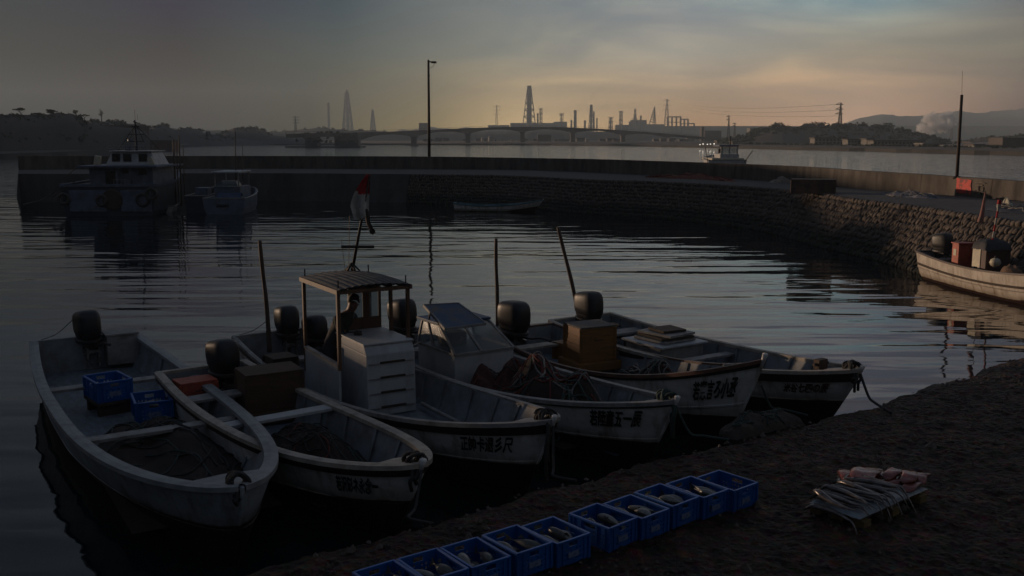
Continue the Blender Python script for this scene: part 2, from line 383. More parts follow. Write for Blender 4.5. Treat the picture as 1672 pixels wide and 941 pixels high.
e.new(.5).color = (.042,.021,.014,1); L.new(n1.outputs['Fac'], r1.inputs[0])
v1 = N.new('ShaderNodeTexVoronoi'); v1.inputs['Scale'].default_value = 15; v1.inputs['Randomness'].default_value = 1; L.new(tc.outputs['Object'], v1.inputs['Vector'])
mx = N.new('ShaderNodeMix'); mx.data_type = 'RGBA'; mx.blend_type = 'MULTIPLY'; mx.inputs[0].default_value = .8
L.new(r1.outputs[0], mx.inputs[6]); L.new(v1.outputs['Color'], mx.inputs[7])
hs = N.new('ShaderNodeHueSaturation'); hs.inputs['Saturation'].default_value = .95; hs.inputs['Value'].default_value = 1.7; L.new(mx.outputs[2], hs.inputs['Color'])
L.new(hs.outputs[0], b.inputs['Base Color']); b.inputs['Roughness'].default_value = .6; b.inputs['Specular IOR Level'].default_value = .16
n2 = N.new('ShaderNodeTexNoise'); n2.inputs['Scale'].default_value = 24; n2.inputs['Detail'].default_value = 6; n2.inputs['Roughness'].default_value = .7; L.new(tc.outputs['Object'], n2.inputs['Vector'])
bp = N.new('ShaderNodeBump'); bp.inputs['Strength'].default_value = 1.; bp.inputs['Distance'].default_value = .06; L.new(n2.outputs['Fac'], bp.inputs['Height'])
b2 = N.new('ShaderNodeBump'); b2.inputs['Strength'].default_value = 1.; b2.inputs['Distance'].default_value = .05; L.new(v1.outputs['Distance'], b2.inputs['Height']); L.new(bp.outputs[0], b2.inputs['Normal'])
L.new(b2.outputs[0], b.inputs['Normal'])
M_quay = m
q = MB().grid(rows, flip=False)
quay = q.build('quay_pavement', M_quay, smooth=True); tag(quay, kind='structure')
# broken stone and shell lying about
g = MB(); rr = random.Random(3)
for _ in range(8000):
    p = rr.choice(keep)
    if not(-4 < p.x < 12): continue
    t = rr.uniform(.05, 1)**1.3*7
    c = p+IN*t; r = rr.uniform(.008, .03)*(rr.uniform(1.6, 2.8) if rr.random() < .08 else 1)
    z = ground_z(c.x, c.y)+r*.3
    a = rr.uniform(0, 6.3); ps = []
    for k in range(5): ps.append((c.x+r*math.cos(a+k*1.257)*rr.uniform(.7,1.3), c.y+r*math.sin(a+k*1.257)*rr.uniform(.7,1.3), z-r*.5))
    ps.append((c.x+rr.uniform(-.3,.3)*r, c.y+rr.uniform(-.3,.3)*r, z+r*rr.uniform(.3,.8)))
    g.add(ps, [(k, (k+1) % 5, 5) for k in range(5)])
M_grav = mat('broken_stone_and_shell', (.055,.034,.025), .55, (.15,.10,.075), 30, (1,1,1), .55, .75, 0)
tag(g.build('loose_gravel', M_grav), kind='stuff')
# ================================================================== breakwater (terrace, parapet, revetment)
TZ = 2.0
cols = [(30,255,278,284),(160,255,277,284),(440,255,276,283),(700,256,277,285),(840,258,278,287),(960,260,282,293),(1060,263,287,296),(1180,267,292,302),(1300,272,300,311),(1400,279,309,325),(1500,285,316,337),(1672,297,330,362)]
Bk = []; Fr = []; Tp = []
for px, t, bb, f in cols:
    a = P(px, bb, TZ); Bk.append(a); Fr.append(P(px, f, TZ)); Tp.append(PY(px, t, a.y).z)
for a_, c_ in (((22.6,33.0),(17.2,26.2)),((25.5,24.0),(19.6,20.0)),((29,8),(23.5,6))):
    Bk.append(Vector((*a_,TZ))); Fr.append(Vector((*c_,TZ))); Tp.append(2.78)
K = 7
BkS = smooth_path(Bk, K); FrS = smooth_path(Fr, K); TpS = [v.x for v in smooth_path([(t,0,0) for t in Tp], K)]
bw = empty('breakwater', (0, 60, 0), 0, 'long curved stone and concrete breakwater with low parapet closing the harbour', 'breakwater')
n = len(BkS)
def side(i, P_):      # outward (seaward) direction
    t = (P_[min(i+1,n-1)]-P_[max(i-1,0)]).normalized(); return Vector((t.y*-1, t.x, 0))
t = MB()
t.grid([[FrS[i]+Vector((0,0,.01*noise.noise((i,0,0)))), FrS[i].lerp(BkS[i],.3)+Vector((0,0,.03)), FrS[i].lerp(BkS[i],.7)+Vector((0,0,.05)), BkS[i]+Vector((0,0,.02))] for i in range(n)])
t.build('terrace', M_terrace, bw, world=True)
M_par = mat('streaked_parapet_concrete', (.13,.112,.095), .9, (.045,.038,.034), 1.6, (1,1,.22), .36, .66, .5, 7)
b_ = MB()
for i in range(0, n-1):
    s0, s1 = side(i, BkS), side(i+1, BkS); th = .55
    z0, z1 = TpS[i], TpS[i+1]
    g0 = .0 if i % 5 else .02
    A0, A1 = BkS[i].lerp(BkS[i+1], g0), BkS[i+1]
    j = .012*noise.noise((i*3.1, 0, 0))
    b_.hexa([A0+Vector((0,0,-1)), A1+Vector((0,0,-1)), A1+s1*th*1.2+Vector((0,0,-1)), A0+s0*th*1.2+Vector((0,0,-1)),
             Vector((A0.x,A0.y,z0))+s0*.10, Vector((A1.x,A1.y,z1))+s1*.10, Vector((A1.x,A1.y,z1))+s1*th, Vector((A0.x,A0.y,z0))+s0*th])
b_.build('parapet', M_par, bw, world=True)
# sea side apron under the parapet and the left end
ap = MB()
ap.grid([[BkS[i]+side(i,BkS)*.6+Vector((0,0,.3)), BkS[i]+side(i,BkS)*2.2+Vector((0,0,-3.0))] for i in range(n)])
e0 = [FrS[0], FrS[0]+Vector((1.2,-2.4,-3.)), BkS[0]+Vector((-1.2,1.5,-3)), BkS[0]]
ap.add(e0, [(0,1,2,3)])
ap.build('sea_apron', M_conc_dk, bw, world=True)
# harbour face: plain concrete on the left, cobbled slope on the right
fc = MB(); sp_ = 28     # index where the stone slope begins (px ~ 840)
def foot(i):
    f = FrS[i]; s = -side(i, FrS); k = min(1, max(0, (i-14)/14))
    return f+s*lerp(.35, 1.7, k)+Vector((0,0,-2.05)), f+s*lerp(.45, 2.6, k)+Vector((0,0,-3.1))
for k_, (a_, b_i, m_) in enumerate(((0, 21, M_conc_dk), (20, n, M_stone_back))):
    fc = MB(); fc.grid([[FrS[i], FrS[i].lerp(foot(i)[0], .5), foot(i)[0], foot(i)[1]] for i in range(a_, b_i)], flip=True); fc.build(['concrete_face', 'slope_bedding'][k_], m_, bw, world=True)
st = MB(); rr = random.Random(5)
# stones: lumpy cobbles set in running rows
acc = []
for i in range(20, n-6):
    acc.append(i)
length = [0.]
for a, b2_ in zip(acc, acc[1:]): length.append(length[-1]+(FrS[b2_]-FrS[a]).length)
tot = length[-1]
def face_pt(u, v):
    d = u*tot
    for k in range(len(acc)-1):
        if d <= length[k+1]:
            f = (d-length[k])/(length[k+1]-length[k]); break
    i0, i1 = acc[k], acc[k+1]
    top_ = FrS[i0].lerp(FrS[i1], f); ft = foot(i0)[0].lerp(foot(i1)[0], f)
    tn = (FrS[i1]-FrS[i0]).normalized(); dn = (ft-top_).normalized()
    return top_.lerp(ft, v), tn, dn, tn.cross(dn)*-1
ico_v = []; 
import bmesh
bm = bmesh.new(); bmesh.ops.create_icosphere(bm, subdivisions=2, radius=1.); ico_v = [v.co.copy() for v in bm.verts]; ico_f = [tuple(v.index for v in f.verts) for f in bm.faces]; bm.free()
nrow = 10
bm = bmesh.new(); bmesh.ops.create_icosphere(bm, subdivisions=1, radius=1.); lo_v = [v.co.copy() for v in bm.verts]; lo_f = [tuple(v.index for v in f.verts) for f in bm.faces]; bm.free()
for r_ in range(nrow):
    x = rr.uniform(0, .2)
    while x < tot:
        wd = rr.uniform(.11, .21)*(1.6 if r_ == 0 else 1.)
        u = (x+wd/2)/tot; x += wd*1.02
        if u >= 1: break
        v = (r_+.42+rr.uniform(-.22, .22)*(r_ > 0))/nrow
        c, tn, dn, nm = face_pt(u, v)
        if nm.z < 0: nm = -nm
        hh = rr.uniform(.115, .175)*(.85 if r_ == 0 else 1); ll = wd*rr.uniform(.43, .55); dd = rr.uniform(.05, .115)
        tl = rr.uniform(-.30, .42)
        t2 = tn*math.cos(tl)+dn*math.sin(tl); d2 = dn*math.cos(tl)-tn*math.sin(tl)
        sd = rr.uniform(0, 100); vs_ = []; near = c.y < 50
        for q_ in (ico_v if near else lo_v):
            k = 1+.42*noise.noise(q_*1.3+Vector((sd, sd, 0)))
            q2 = Vector([math.copysign(abs(a)**.82, a) for a in q_])
            vs_.append(c+(t2*q2.x*ll+d2*q2.y*hh+nm*q2.z*dd)*k)
        st.add(vs_, ico_f if near else lo_f)
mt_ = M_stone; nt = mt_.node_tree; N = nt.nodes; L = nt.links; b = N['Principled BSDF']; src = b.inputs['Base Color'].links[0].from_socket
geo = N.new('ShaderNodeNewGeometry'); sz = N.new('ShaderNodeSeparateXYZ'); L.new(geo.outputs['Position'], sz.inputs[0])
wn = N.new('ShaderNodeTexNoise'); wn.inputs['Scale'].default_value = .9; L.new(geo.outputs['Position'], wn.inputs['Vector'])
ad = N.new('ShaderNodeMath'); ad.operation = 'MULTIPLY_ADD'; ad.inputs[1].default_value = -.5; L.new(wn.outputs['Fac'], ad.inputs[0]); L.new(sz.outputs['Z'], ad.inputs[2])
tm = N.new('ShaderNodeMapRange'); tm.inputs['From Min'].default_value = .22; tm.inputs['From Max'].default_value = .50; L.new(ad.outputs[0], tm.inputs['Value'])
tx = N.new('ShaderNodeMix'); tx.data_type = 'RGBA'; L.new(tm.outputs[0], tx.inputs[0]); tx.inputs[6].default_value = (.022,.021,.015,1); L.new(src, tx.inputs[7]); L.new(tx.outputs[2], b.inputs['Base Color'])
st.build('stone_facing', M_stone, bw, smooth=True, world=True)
# a red painted patch and white scrawl on the parapet
def on_parapet(px, py, dz=.012):
    best = None
    for i in range(n-1):
        a, b2_ = BkS[i], BkS[i+1]
        d = ray(px, py)
        # intersect in plan
        den = d[0]*(b2_.y-a.y)-d[1]*(b2_.x-a.x)
        if abs(den) < 1e-9: continue
        s_ = (d[1]*a.x-d[0]*a.y)/den
        if 0 <= s_ <= 1:
            q_ = a.lerp(b2_, s_); t_ = q_.y/d[1]
            hz_ = H+d[2]*t_; k = max(0, min(1, (hz_-TZ+1)/(TpS[i]-TZ+1)))
            q3 = q_+side(i, BkS)*(.10*k-.02-dz); return Vector((q3.x, q3.y, hz_))
mp_ = MB()
gr = [[on_parapet(1560+24*i/6+rr.uniform(-.6,.6), 291+1.2*i/6*3+23*j/5+rr.uniform(-.8,.8)) for j in range(6)] for i in range(7)]
mp_.grid(gr)
M_redp = mat('flaking_red_paint', (.55,.045,.03), .7, (.16,.03,.025), 4.5, (1,1,1), .47, .58, 0)
mp_.build('red_painted_patch', M_redp, bw, world=True)
sc_ = MB()
M_scr = mat('pale_scrawl_paint', (.22,.19,.16), .8, (.12,.10,.09), 6, bump=0)
for pts in ([(1590,297),(1600,296),(1607,298)], [(1592,302),(1603,301)], [(1591,309),(1589,316)], [(1597,300),(1596,308),(1599,315)], [(1604,304),(1603,314)], [(1590,312),(1598,311),(1606,313)]):
    sc_.tube([on_parapet(x, y+2) for x, y in pts], .022, 5)
sc_.build('pale_scrawl', M_scr, bw, world=True)
# ================================================================== far shore
def px_of(X, Y):      # rough picture column of a point on the ground far away
    return CX+F*X/(Y*cs)
shoreD = [(-700,95),(-300,150),(-120,190),(0,218),(130,260),(240,343),(285,440),(320,600),(450,700),(600,720),(860,700),(1000,620),(1140,505),(1300,400),(1500,313),(1672,262),(1900,215),(2300,150)]
g = MB(); rows = []
for k in range(121):
    px = -700+3000*k/120; D = interp(shoreD, px)
    u = (px-CX)/F/cs
    j = 1+.02*noise.noise((k*.6, 0, 0)); D *= j
    rows.append([(u*D, D, -.5), (u*(D+.5), D+.5, 1.15+.2*noise.noise((k*.9,3,0))), (u*(D+25), D+25, 1.7), (u*max(D+200, 900), max(D+200, 900), 2.2), (u*2900, 2900, 2.5)])
tag(g.grid(rows).build('far_shore', M_land), kind='structure')
def ridge(name, pts, D, mat_, base=1.5, front=60, back=90, step=4, rough=.04, seed=0, kind='structure'):
    """a hill whose crest stands at distance D (number or function of px)"""
    g = MB(); rows = []; x0, x1 = pts[0][0], pts[-1][0]; x = x0
    while x <= x1:
        d = D(x) if callable(D) else D
        y = interp(pts, x); c = PY(x, y, d); hgt = c.z
        c.z += rough*hgt*noise.noise((x*.08+seed, seed, 0))*1.6
        dr = Vector((c.x, c.y, 0)).normalized()
        f = Vector((c.x, c.y, 0))-dr*front; b = Vector((c.x, c.y, 0))+dr*back
        rows.append([(f.x, f.y, base-1.5), (lerp(f.x,c.x,.5), lerp(f.y,c.y,.5), lerp(base, c.z, .62)+.05*hgt*noise.noise((x*.05, 5+seed, 0))), tuple(c), (b.x, b.y, base-1.5)])
        x += step
    o = g.grid(rows).build(name, mat_, smooth=True); tag(o, kind=kind); return rows
# mountains, right and centre
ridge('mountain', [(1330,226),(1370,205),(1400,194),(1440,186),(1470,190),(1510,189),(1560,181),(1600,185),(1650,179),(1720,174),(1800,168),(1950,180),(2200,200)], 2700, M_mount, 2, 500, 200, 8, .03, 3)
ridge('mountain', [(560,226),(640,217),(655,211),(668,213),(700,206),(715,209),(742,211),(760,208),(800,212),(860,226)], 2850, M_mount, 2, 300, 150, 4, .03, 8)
# the near hill on the left
lh = [(-900,196),(-400,193),(-120,188),(0,187),(70,188),(95,184),(118,186),(126,189),(136,198),(150,203),(175,206),(215,209),(238,214),(246,230)]
ridge('left_hill', lh, lambda x: interp([(-900,200),(0,262),(200,330)], x), M_hill, 1, 28, 120, 4, .02, 1)
# unseen bank added beyond the left edge, crest shaped to shade the boats
g = MB(); rows = []
for k in range(39):
    y = -60+k*5.3
    hgt = interp([(-60,5.8),(62,5.7),(68,5.0),(88,5.0),(93,6.2),(98,8.0),(110,9.0),(142,9.2)], y)+.10*noise.noise((y*.06, 2, 0))+.07*noise.noise((y*.3, 1, 0))
    bx_ = interp([(-60,-64),(108,-64),(122,-72),(145,-84)], y)
    rows.append([(bx_+4, y, -1), (bx_+2.5, y, hgt*.8), (bx_, y, hgt), (bx_-26, y, hgt*.93), (bx_-66, y, -1)])
tag(g.grid(rows, flip=True).build('sun_block_bank', M_hill), kind='structure')
ridge('left_headland', [(128,206),(145,197),(175,198),(205,202),(229,203),(243,211),(258,203),(272,205),(285,213),(300,209),(322,210),(335,219),(352,220),(380,226),(420,230),(470,236)], lambda x: interp([(128,420),(300,640),(470,760)], x), M_hill, 1, 60, 100, 3, .03, 4)
ridge('wooded_islet', [(352,226),(366,214),(378,211),(395,210),(412,209),(428,212),(440,219),(452,222),(500,226)], 760, M_hill, 1, 40, 60, 3, .03, 9)
ridge('distant_low_hills', [(60,205),(100,200),(150,198),(200,205),(330,213),(350,213),(380,214),(440,216),(480,213),(520,209),(545,211),(575,214),(605,213),(640,216),(700,214),(760,216),(800,214),(900,212),(1000,216),(1100,219),(1180,222),(1250,224)], 1300, M_hill, 1, 100, 120, 4, .04, 12)
rh = [(1176,232),(1195,229),(1215,223),(1235,216),(1250,212),(1268,206),(1280,206),(1300,208),(1340,205),(1375,207),(1400,205),(1430,207),(1452,212),(1476,213),(1495,218),(1512,223),(1530,229),(1548,234)]
ridge('wooded_hill', rh, 640, M_hill, 1, 110, 100, 3, .03, 15)
ridge('right_shore_slope', [(1540,234),(1580,229),(1610,224),(1650,222),(1700,219),(1800,213),(1950,205)], 520, M_hill, 1, 90, 120, 5, .03, 18)
# woods that read as one mass
def woods(name, pts, D, n, r, lift, front=60, seed=0, ml=None, leaf=.9, per=26, low=.35):
    g = MB(); q = random.Random(seed)
    x0, x1 = pts[0][0], pts[-1][0]
    for _ in range(n):
        x = q.uniform(x0, x1); d = D(x) if callable(D) else D
        c = PY(x, interp(pts, x), d); k = q.random()**1.5
        dr = Vector((c.x, c.y, 0)).normalized()
        h0 = lerp(c.z, max(1.5, c.z*low), k); p = Vector((c.x, c.y, 0))-dr*front*.75*k
        rr_ = r*q.uniform(.6, 1.3)
        for _ in range(per):
            a = Vector((q.gauss(0,1), q.gauss(0,1), q.gauss(0,.8))); a = a.normalized()*rr_*q.uniform(.45, 1)
            g.leaf((p.x+a.x, p.y+a.y, h0+lift+a.z*.8), leaf, q)
    tag(g.build(name, ml or M_leaf), kind='stuff')
woods('hill_woods', rh, 640, 230, 2.6, .5, 100, 2, per=46, leaf=1.0)
woods('headland_woods', [(128,208),(145,199),(175,200),(229,205),(243,213),(258,205),(272,207),(285,214),(322,212),(350,221),(380,227)], lambda x: interp([(128,420),(300,640),(470,760)], x), 130, 2.2, .3, 50, 4, per=36, leaf=.9)
woods('islet_woods', [(356,226),(366,215),(378,212),(395,211),(412,210),(428,213),(440,220)], 760, 60, 2.4, .3, 30, 5, per=40, leaf=1.)
woods('left_hill_scrub', [(-60,187),(0,190),(70,190),(95,187),(118,190),(130,192),(146,203),(160,212)], lambda x: interp([(-900,200),(0,262),(200,330)], x), 170, 1.0, .15, 26, 6, per=34, leaf=.4)
woods('distant_woods', [(380,215),(440,217),(480,214),(520,210),(545,212),(575,215),(605,214),(640,217)], 1300, 70, 3.6, .5, 60, 7, per=24, leaf=1.8)
woods('shore_hedge', [(1180,238),(1230,236),(1300,238),(1330,240),(1400,240),(1520,244),(1580,246),(1672,250),(1760,250)], lambda x: interp([(1140,560),(1300,455),(1500,360),(1672,300),(1800,265)], x), 170, 1.25, .2, 16, 8, per=30, leaf=.55)
woods('slope_woods', [(1560,236),(1580,232),(1610,227),(1650,224),(1700,221),(1800,216)], 520, 120, 1.8, .2, 80, 9, per=36, leaf=.8)
woods('abutment_scrub', [(482,220),(500,219),(520,217),(540,216),(560,217),(584,219)], 540, 60, 1.0, .2, 10, 10, per=26, leaf=.5)
# trees one can tell apart
def tree(px, ytop, ybase, Y, wpx, label, shape='round', seed=0, group=None, mleaf=None):
    q = random.Random(seed); b = PY(px, ybase, Y); top_ = PY(px, ytop, Y); h = top_.z-b.z; wd = wpx*Y/F
    r = empty('tree', b, 0, label, 'tree', group)
    t = MB(); pts = [b+Vector((0,0,-1)), b+Vector((.04*wd,0,h*.35)), b+Vector((-.03*wd,0,h*.75))]
    t.tube(pts, lambda k: h*.045*(1-.6*k), 6)
    for k in range(5):
        a = q.uniform(0, 6.3); z0 = h*q.uniform(.35, .6)
        t.tube([b+Vector((0,0,z0)), b+Vector((math.cos(a)*wd*.3, math.sin(a)*wd*.3, z0+h*.22))], lambda k_: h*.02*(1-.6*k_), 5)
    t.build('trunk', M_bark, r, world=True)
    c = MB(); lobes = []
    for k in range(9 if shape == 'round' else 7):
        a = q.uniform(0, 6.3); rr_ = q.uniform(.1, .5)*wd*.8
        z_ = h*(q.uniform(.5, .88) if shape == 'round' else q.uniform(.74, .93))
        lobes.append((Vector((math.cos(a)*rr_, math.sin(a)*rr_, z_)), wd*q.uniform(.16, .27), h*(.13 if shape == 'round' else .07)))
    for lc, lr, lh_ in lobes:
        for _ in range(60):
            a = Vector((q.gauss(0,1), q.gauss(0,1), q.gauss(0,1))).normalized()*q.uniform(.4, 1)
            c.leaf(b+lc+Vector((a.x*lr, a.y*lr, a.z*lh_)), wd*.05, q)
    c.build('crown', mleaf or M_leaf, r, world=True); return r
tree(33, 176, 190, 258, 25, 'low flat topped tree alone near the left end of the near hill', 'flat', 1)
tree(88, 179, 190, 262, 26, 'broad dark bush-like tree on the crest of the near left hill', 'round', 2)
tree(62, 184, 190, 262, 14, 'smallest shrub-like tree between the flat topped and broad trees', 'round', 3)
tree(124, 179, 192, 268, 10, 'narrow upright tree at the end of the near hill crest', 'round', 4)
tree(138, 186, 199, 290, 15, 'flat crowned tree where the near hill begins to drop', 'flat', 5)
tree(166, 178, 200, 430, 9, 'thin faint tree standing behind the ship mast', 'round', 6)
tree(270, 200, 214, 600, 18, 'round tree rising from the headland right of the ship', 'round', 7)
tree(1452, 200, 216, 640, 22, 'tall ragged tree at the right end of the wooded hill', 'round', 8)
tree(1278, 204, 216, 640, 18, 'round crowned tree at the left shoulder of the wooded hill', 'round', 9)
tree(1430, 204, 216, 640, 30, 'wide dark tree on the hill crest behind the pylon', 'round', 10)
# ---------------------------------------------------------------- bridge
br = empty('road_bridge', PY(850, 234, 760), 0, 'long low concrete road bridge with haunched arches across the strait', 'bridge')
bd = [(470,219,520),(530,217.5,535),(586,216.5,560),(632,215.5,610),(676,213.5,660),(720,211.5,700),(764,209.5,730),(808,208,750),(853,207.3,770),(895,207.6,785),(935,208.6,800),(976,210.5,815),(1017,213,830),(1060,216,845),(1100,219.5,855),(1150,224,860),(1200,227.5,860),(1260,230,860)]
piers = [586,676,764,853,935,1017,1095]
dk = MB(); top_r = []; 
xs = [470+ (1260-470)*k/120 for k in range(121)]
for x in xs:
    y = interp([(a, b) for a, b, c in bd], x); D = interp([(a, c) for a, b, c in bd], x)
    c = PY(x, y, D); near = min(abs(x-p_) for p_ in piers); span = 43.
    k = max(0, 1-near/span)
    dep = (1.7+2.6*k**2) if 586 <= x <= 1095 else 2.0
    wd = 9.
    top_r.append([(c.x, c.y-wd/2, c.z-dep), (c.x, c.y-wd/2, c.z-.9), (c.x, c.y-wd/2-.5, c.z-.9), (c.x, c.y-wd/2-.5, c.z), (c.x, c.y+wd/2, c.z), (c.x, c.y+wd/2, c.z-dep)])
dk.grid(top_r, close=True).build('deck', M_bridge, br, world=True)
for p_ in piers[1:]:
    y = interp([(a, b) for a, b, c in bd], p_); D = interp([(a, c) for a, b, c in bd], p_); c = PY(p_, y, D)
    q = MB(); q.box((c.x, c.y, (c.z-3.9)/2-.5), (3.4, 7, c.z-3.9+1)); q.box((c.x, c.y, c.z-4.2), (4.6, 8, .7)); q.box((c.x, c.y, 0), (6, 10, 1.6))
    q.build('pier', M_bridge, br, world=True)
for x0, x1 in ((548,586),(500,520)):
    a, b = PY(x0, 218.5, 548), PY(x1, 218.5, 548); q = MB()
    q.box(((a.x+b.x)/2, 549, a.z/2-1), (b.x-a.x, 10, a.z+2)); q.build('abutment', M_bridge, br, world=True)
a, b = PY(470, 238, 520), PY(586, 240.5, 530)
q = MB(); q.box(((a.x+b.x)/2, 532, -.2), (b.x-a.x+4, 20, 1.6)); tag(q.build('abutment_quay', M_land), kind='structure')
q = MB()
for i in range(0, 120):
    a = Vector(top_r[i][3])+Vector((0,.2,0)); b = Vector(top_r[i+1][3])+Vector((0,.2,0))
    q.beam(a+Vector((0,0,.95)), b+Vector((0,0,.95)), .12, .12)
    if i % 2 == 0: q.beam(a, a+Vector((0,0,.95)), .12, .12)
q.build('railing', M_steel, br, world=True)
# ---------------------------------------------------------------- plant: towers, stacks, pylons
def strut_tower(name, px, ytop, ybase, Y, wb, wt, label, cat, legs=4, bars=6, thick=.5, platform=None, core=None, core_top=None, m_=None):
    b = PY(px, ybase, Y); b.z = min(b.z, 8); t = PY(px, ytop, Y); s = Y/F; thick *= max(1, Y/1250) if name != 'power_pylon' else 1
    r = empty(name, b, 0, label, cat); q = MB(); wb_, wt_ = wb*s, wt*s; h = t.z-b.z
    cor = [(-1,-1),(1,-1),(1,1),(-1,1)] if legs == 4 else [(-1,-.6),(1,-.6),(0,1)]
    def pt(c, k): wd = lerp(wb_, wt_, k); return b+Vector((c[0]*wd, c[1]*wd, h*k))
    for c in cor: q.beam(pt(c, 0), pt(c, 1), thick, thick, taper=.8)
    for k in range(bars):
        k0, k1 = k/bars, (k+1)/bars
        for c, d in zip(cor, cor[1:]+cor[:1]):
            q.beam(pt(c, k1), pt(d, k1), thick*.6, thick*.6); q.beam(pt(c, k0), pt(d, k1), thick*.5, thick*.5); q.beam(pt(d, k0), pt(c, k1), thick*.5, thick*.5)
    q.build('lattice', m_ or M_steel, r, world=True)
    if core:
        q = MB(); ct = PY(px, core_top if core_top else ytop, Y).z-b.z
        q.lathe([(core*s*1.15, 0), (core*s, ct*.5), (core*s*.9, ct)], 10, b); q.build('stack', m_ or M_steel, r, world=True)
    for pl in platform or ():
        z_, wd = PY(px, pl[0], Y).z, pl[1]*s
        q = MB(); q.box((b.x, b.y, z_), (wd*2, wd*2, .5)); 
        for c in ((-1,-1),(1,-1),(1,1),(-1,1)): q.beam((b.x+c[0]*wd, b.y+c[1]*wd, z_), (b.x+c[0]*wd, b.y+c[1]*wd, z_+1.6), .25, .25)
        for c, d in (((-1,-1),(1,-1)),((1,-1),(1,1)),((1,1),(-1,1)),((-1,1),(-1,-1))): q.beam((b.x+c[0]*wd, b.y+c[1]*wd, z_+1.5), (b.x+d[0]*wd, b.y+d[1]*wd, z_+1.5), .2, .2)
        q.build('platform', m_ or M_steel, r, world=True)
    return r
def stack(px, ytop, ybase, Y, wpx, label, name='chimney', cat='chimney', cap=None, taper=.8):
    b = PY(px, ybase, Y); b.z = min(b.z, 6); t = PY(px, ytop, Y); s = Y/F; h = t.z-b.z; r0 = wpx*s/2
    r = empty(name, b, 0, label, cat); q = MB()
    q.lathe([(r0, 0), (r0*lerp(1,taper,.6), h*.6), (r0*taper, h), (r0*taper*.8, h)], 14, b); q.build('shaft', M_steel, r, smooth=False, world=True)
    for k in (.55, .93):
        q = MB(); q.lathe([(r0*1.15, h*k), (r0*1.15, h*k+.8), (r0*.8, h*k+.8)], 14, b); q.build('gallery', M_steel, r, world=True)
    return r
    q = MB()
    if cap: q.box((b.x, b.y, b.z+h-1), (cap*s, cap*s, 2.2)); q.box((b.x, b.y, b.z+h-5), (cap*s*.8, cap*s*.8, .8))
    q.build('gallery' if not cap else 'head', M_steel, r, world=True); return r
def pylon(px, ytop, ybase, Y, wb, label, arms=3, armw=6., m_=None):
    r = strut_tower('power_pylon', px, ytop, ybase, Y, wb, wb*.12, label, 'pylon', 4, 9, max(.35, Y/3200), m_=m_)
    s = Y/F; t = PY(px, ytop, Y); q = MB(); h = t.z
    for k in range(arms):
        z_ = t.z-h*(.04+.11*k); q.beam((t.x-armw*s, t.y, z_), (t.x+armw*s, t.y, z_), .45, .45)
        q.beam((t.x-armw*s, t.y, z_), (t.x, t.y, z_+h*.04), .3, .3); q.beam((t.x+armw*s, t.y, z_), (t.x, t.y, z_+h*.04), .3, .3)
    q.build('crossarms', m_ or M_steel, r, world=True); return t
strut_tower('flare_tower', 864, 146, 202, 2300, 12.5, 3.2, 'tallest tapering lattice tower with a thick central stack, rising above the bridge', 'tower', 4, 7, 1.0, [(147,4.2),(154,4.6),(163,5.0)], 4.0, 140)
strut_tower('flare_tower', 568, 152, 213, 2700, 8.5, 2.2, 'faint tall splayed tower beside the slim chimney on the left', 'tower', 4, 5, 1.3, [(153,3.2),(165,3.6)], 2.2, 147)
strut_tower('flare_tower', 609, 181, 214, 2700, 5, 1.2, 'small faint splayed tower right of the tall splayed one', 'tower', 4, 5, 1.0, [(182,1.8)], 1.0, 178)
stack(537, 168, 212, 2700, 5, 'slim pale chimney left of the tall splayed tower')
strut_tower('scaffold_tower', 883, 178, 203, 2300, 2.6, 2.2, 'narrow straight scaffold tower right beside the tallest lattice tower', 'tower', 4, 6, .5, [(178,3.2),(185,3.0)], 1.0, 177)
stack(878, 185, 203, 2300, 3.2, 'thin pipe-like stack between the tallest tower and a scaffold tower', 'process_column', 'column')
strut_tower('scaffold_tower', 917, 186, 204, 2300, 2.4, 2.4, 'short scaffold tower with an overhanging square head', 'tower', 4, 4, .5, [(186,4.0),(189,3.6)], .9, 186)
stack(939, 180, 209, 2300, 5.5, 'solid chimney trailing smoke left of the paired stacks')
stack(933, 196, 208, 2300, 3.5, 'stubby pipe stack leaning on the smoking chimney', 'process_column', 'column')
stack(955, 197, 210, 2300, 4, 'short thick column between two tall chimneys', 'process_column', 'column')
strut_tower('braced_stack', 965, 172, 210, 2300, 4.4, 1.6, 'tall braced stack, second highest of the plant, with smoke', 'tower', 4, 6, .6, None, 1.7, 171)
stack(969.5, 182, 210, 2300, 3, 'slender stack hugging the tall braced stack', 'process_column', 'column')
stack(974.5, 193, 210, 2300, 2.6, 'thin low stack right of the braced pair', 'process_column', 'column')
strut_tower('scaffold_tower', 997, 192, 212, 2300, 3.6, 2.2, 'squat scaffold tower with a mushroom-like head', 'tower', 4, 4, .5, [(192,4.6),(199,3.4)], 1.4, 192)
strut_tower('scaffold_tower', 1013.5, 182, 213, 2300, 3.2, 2.0, 'medium scaffold tower with a boxy head above the right bridge arches', 'tower', 4, 6, .5, [(182,3.3),(184,3.0),(197,3.0)], 1.0, 182)
strut_tower('lattice_crane', 1036.5, 178, 212, 2300, 4.2, 1.0, 'peaked lattice crane tower standing over dense pipework', 'crane', 4, 6, .6, [(195,4.4)], 1.0, 186)
stack(1046, 189, 212, 2300, 3.2, 'pipe stack just right of the peaked crane tower', 'process_column', 'column')
stack(1029, 199, 212, 2300, 6, 'fat low column just left of the peaked crane tower', 'process_column', 'column')
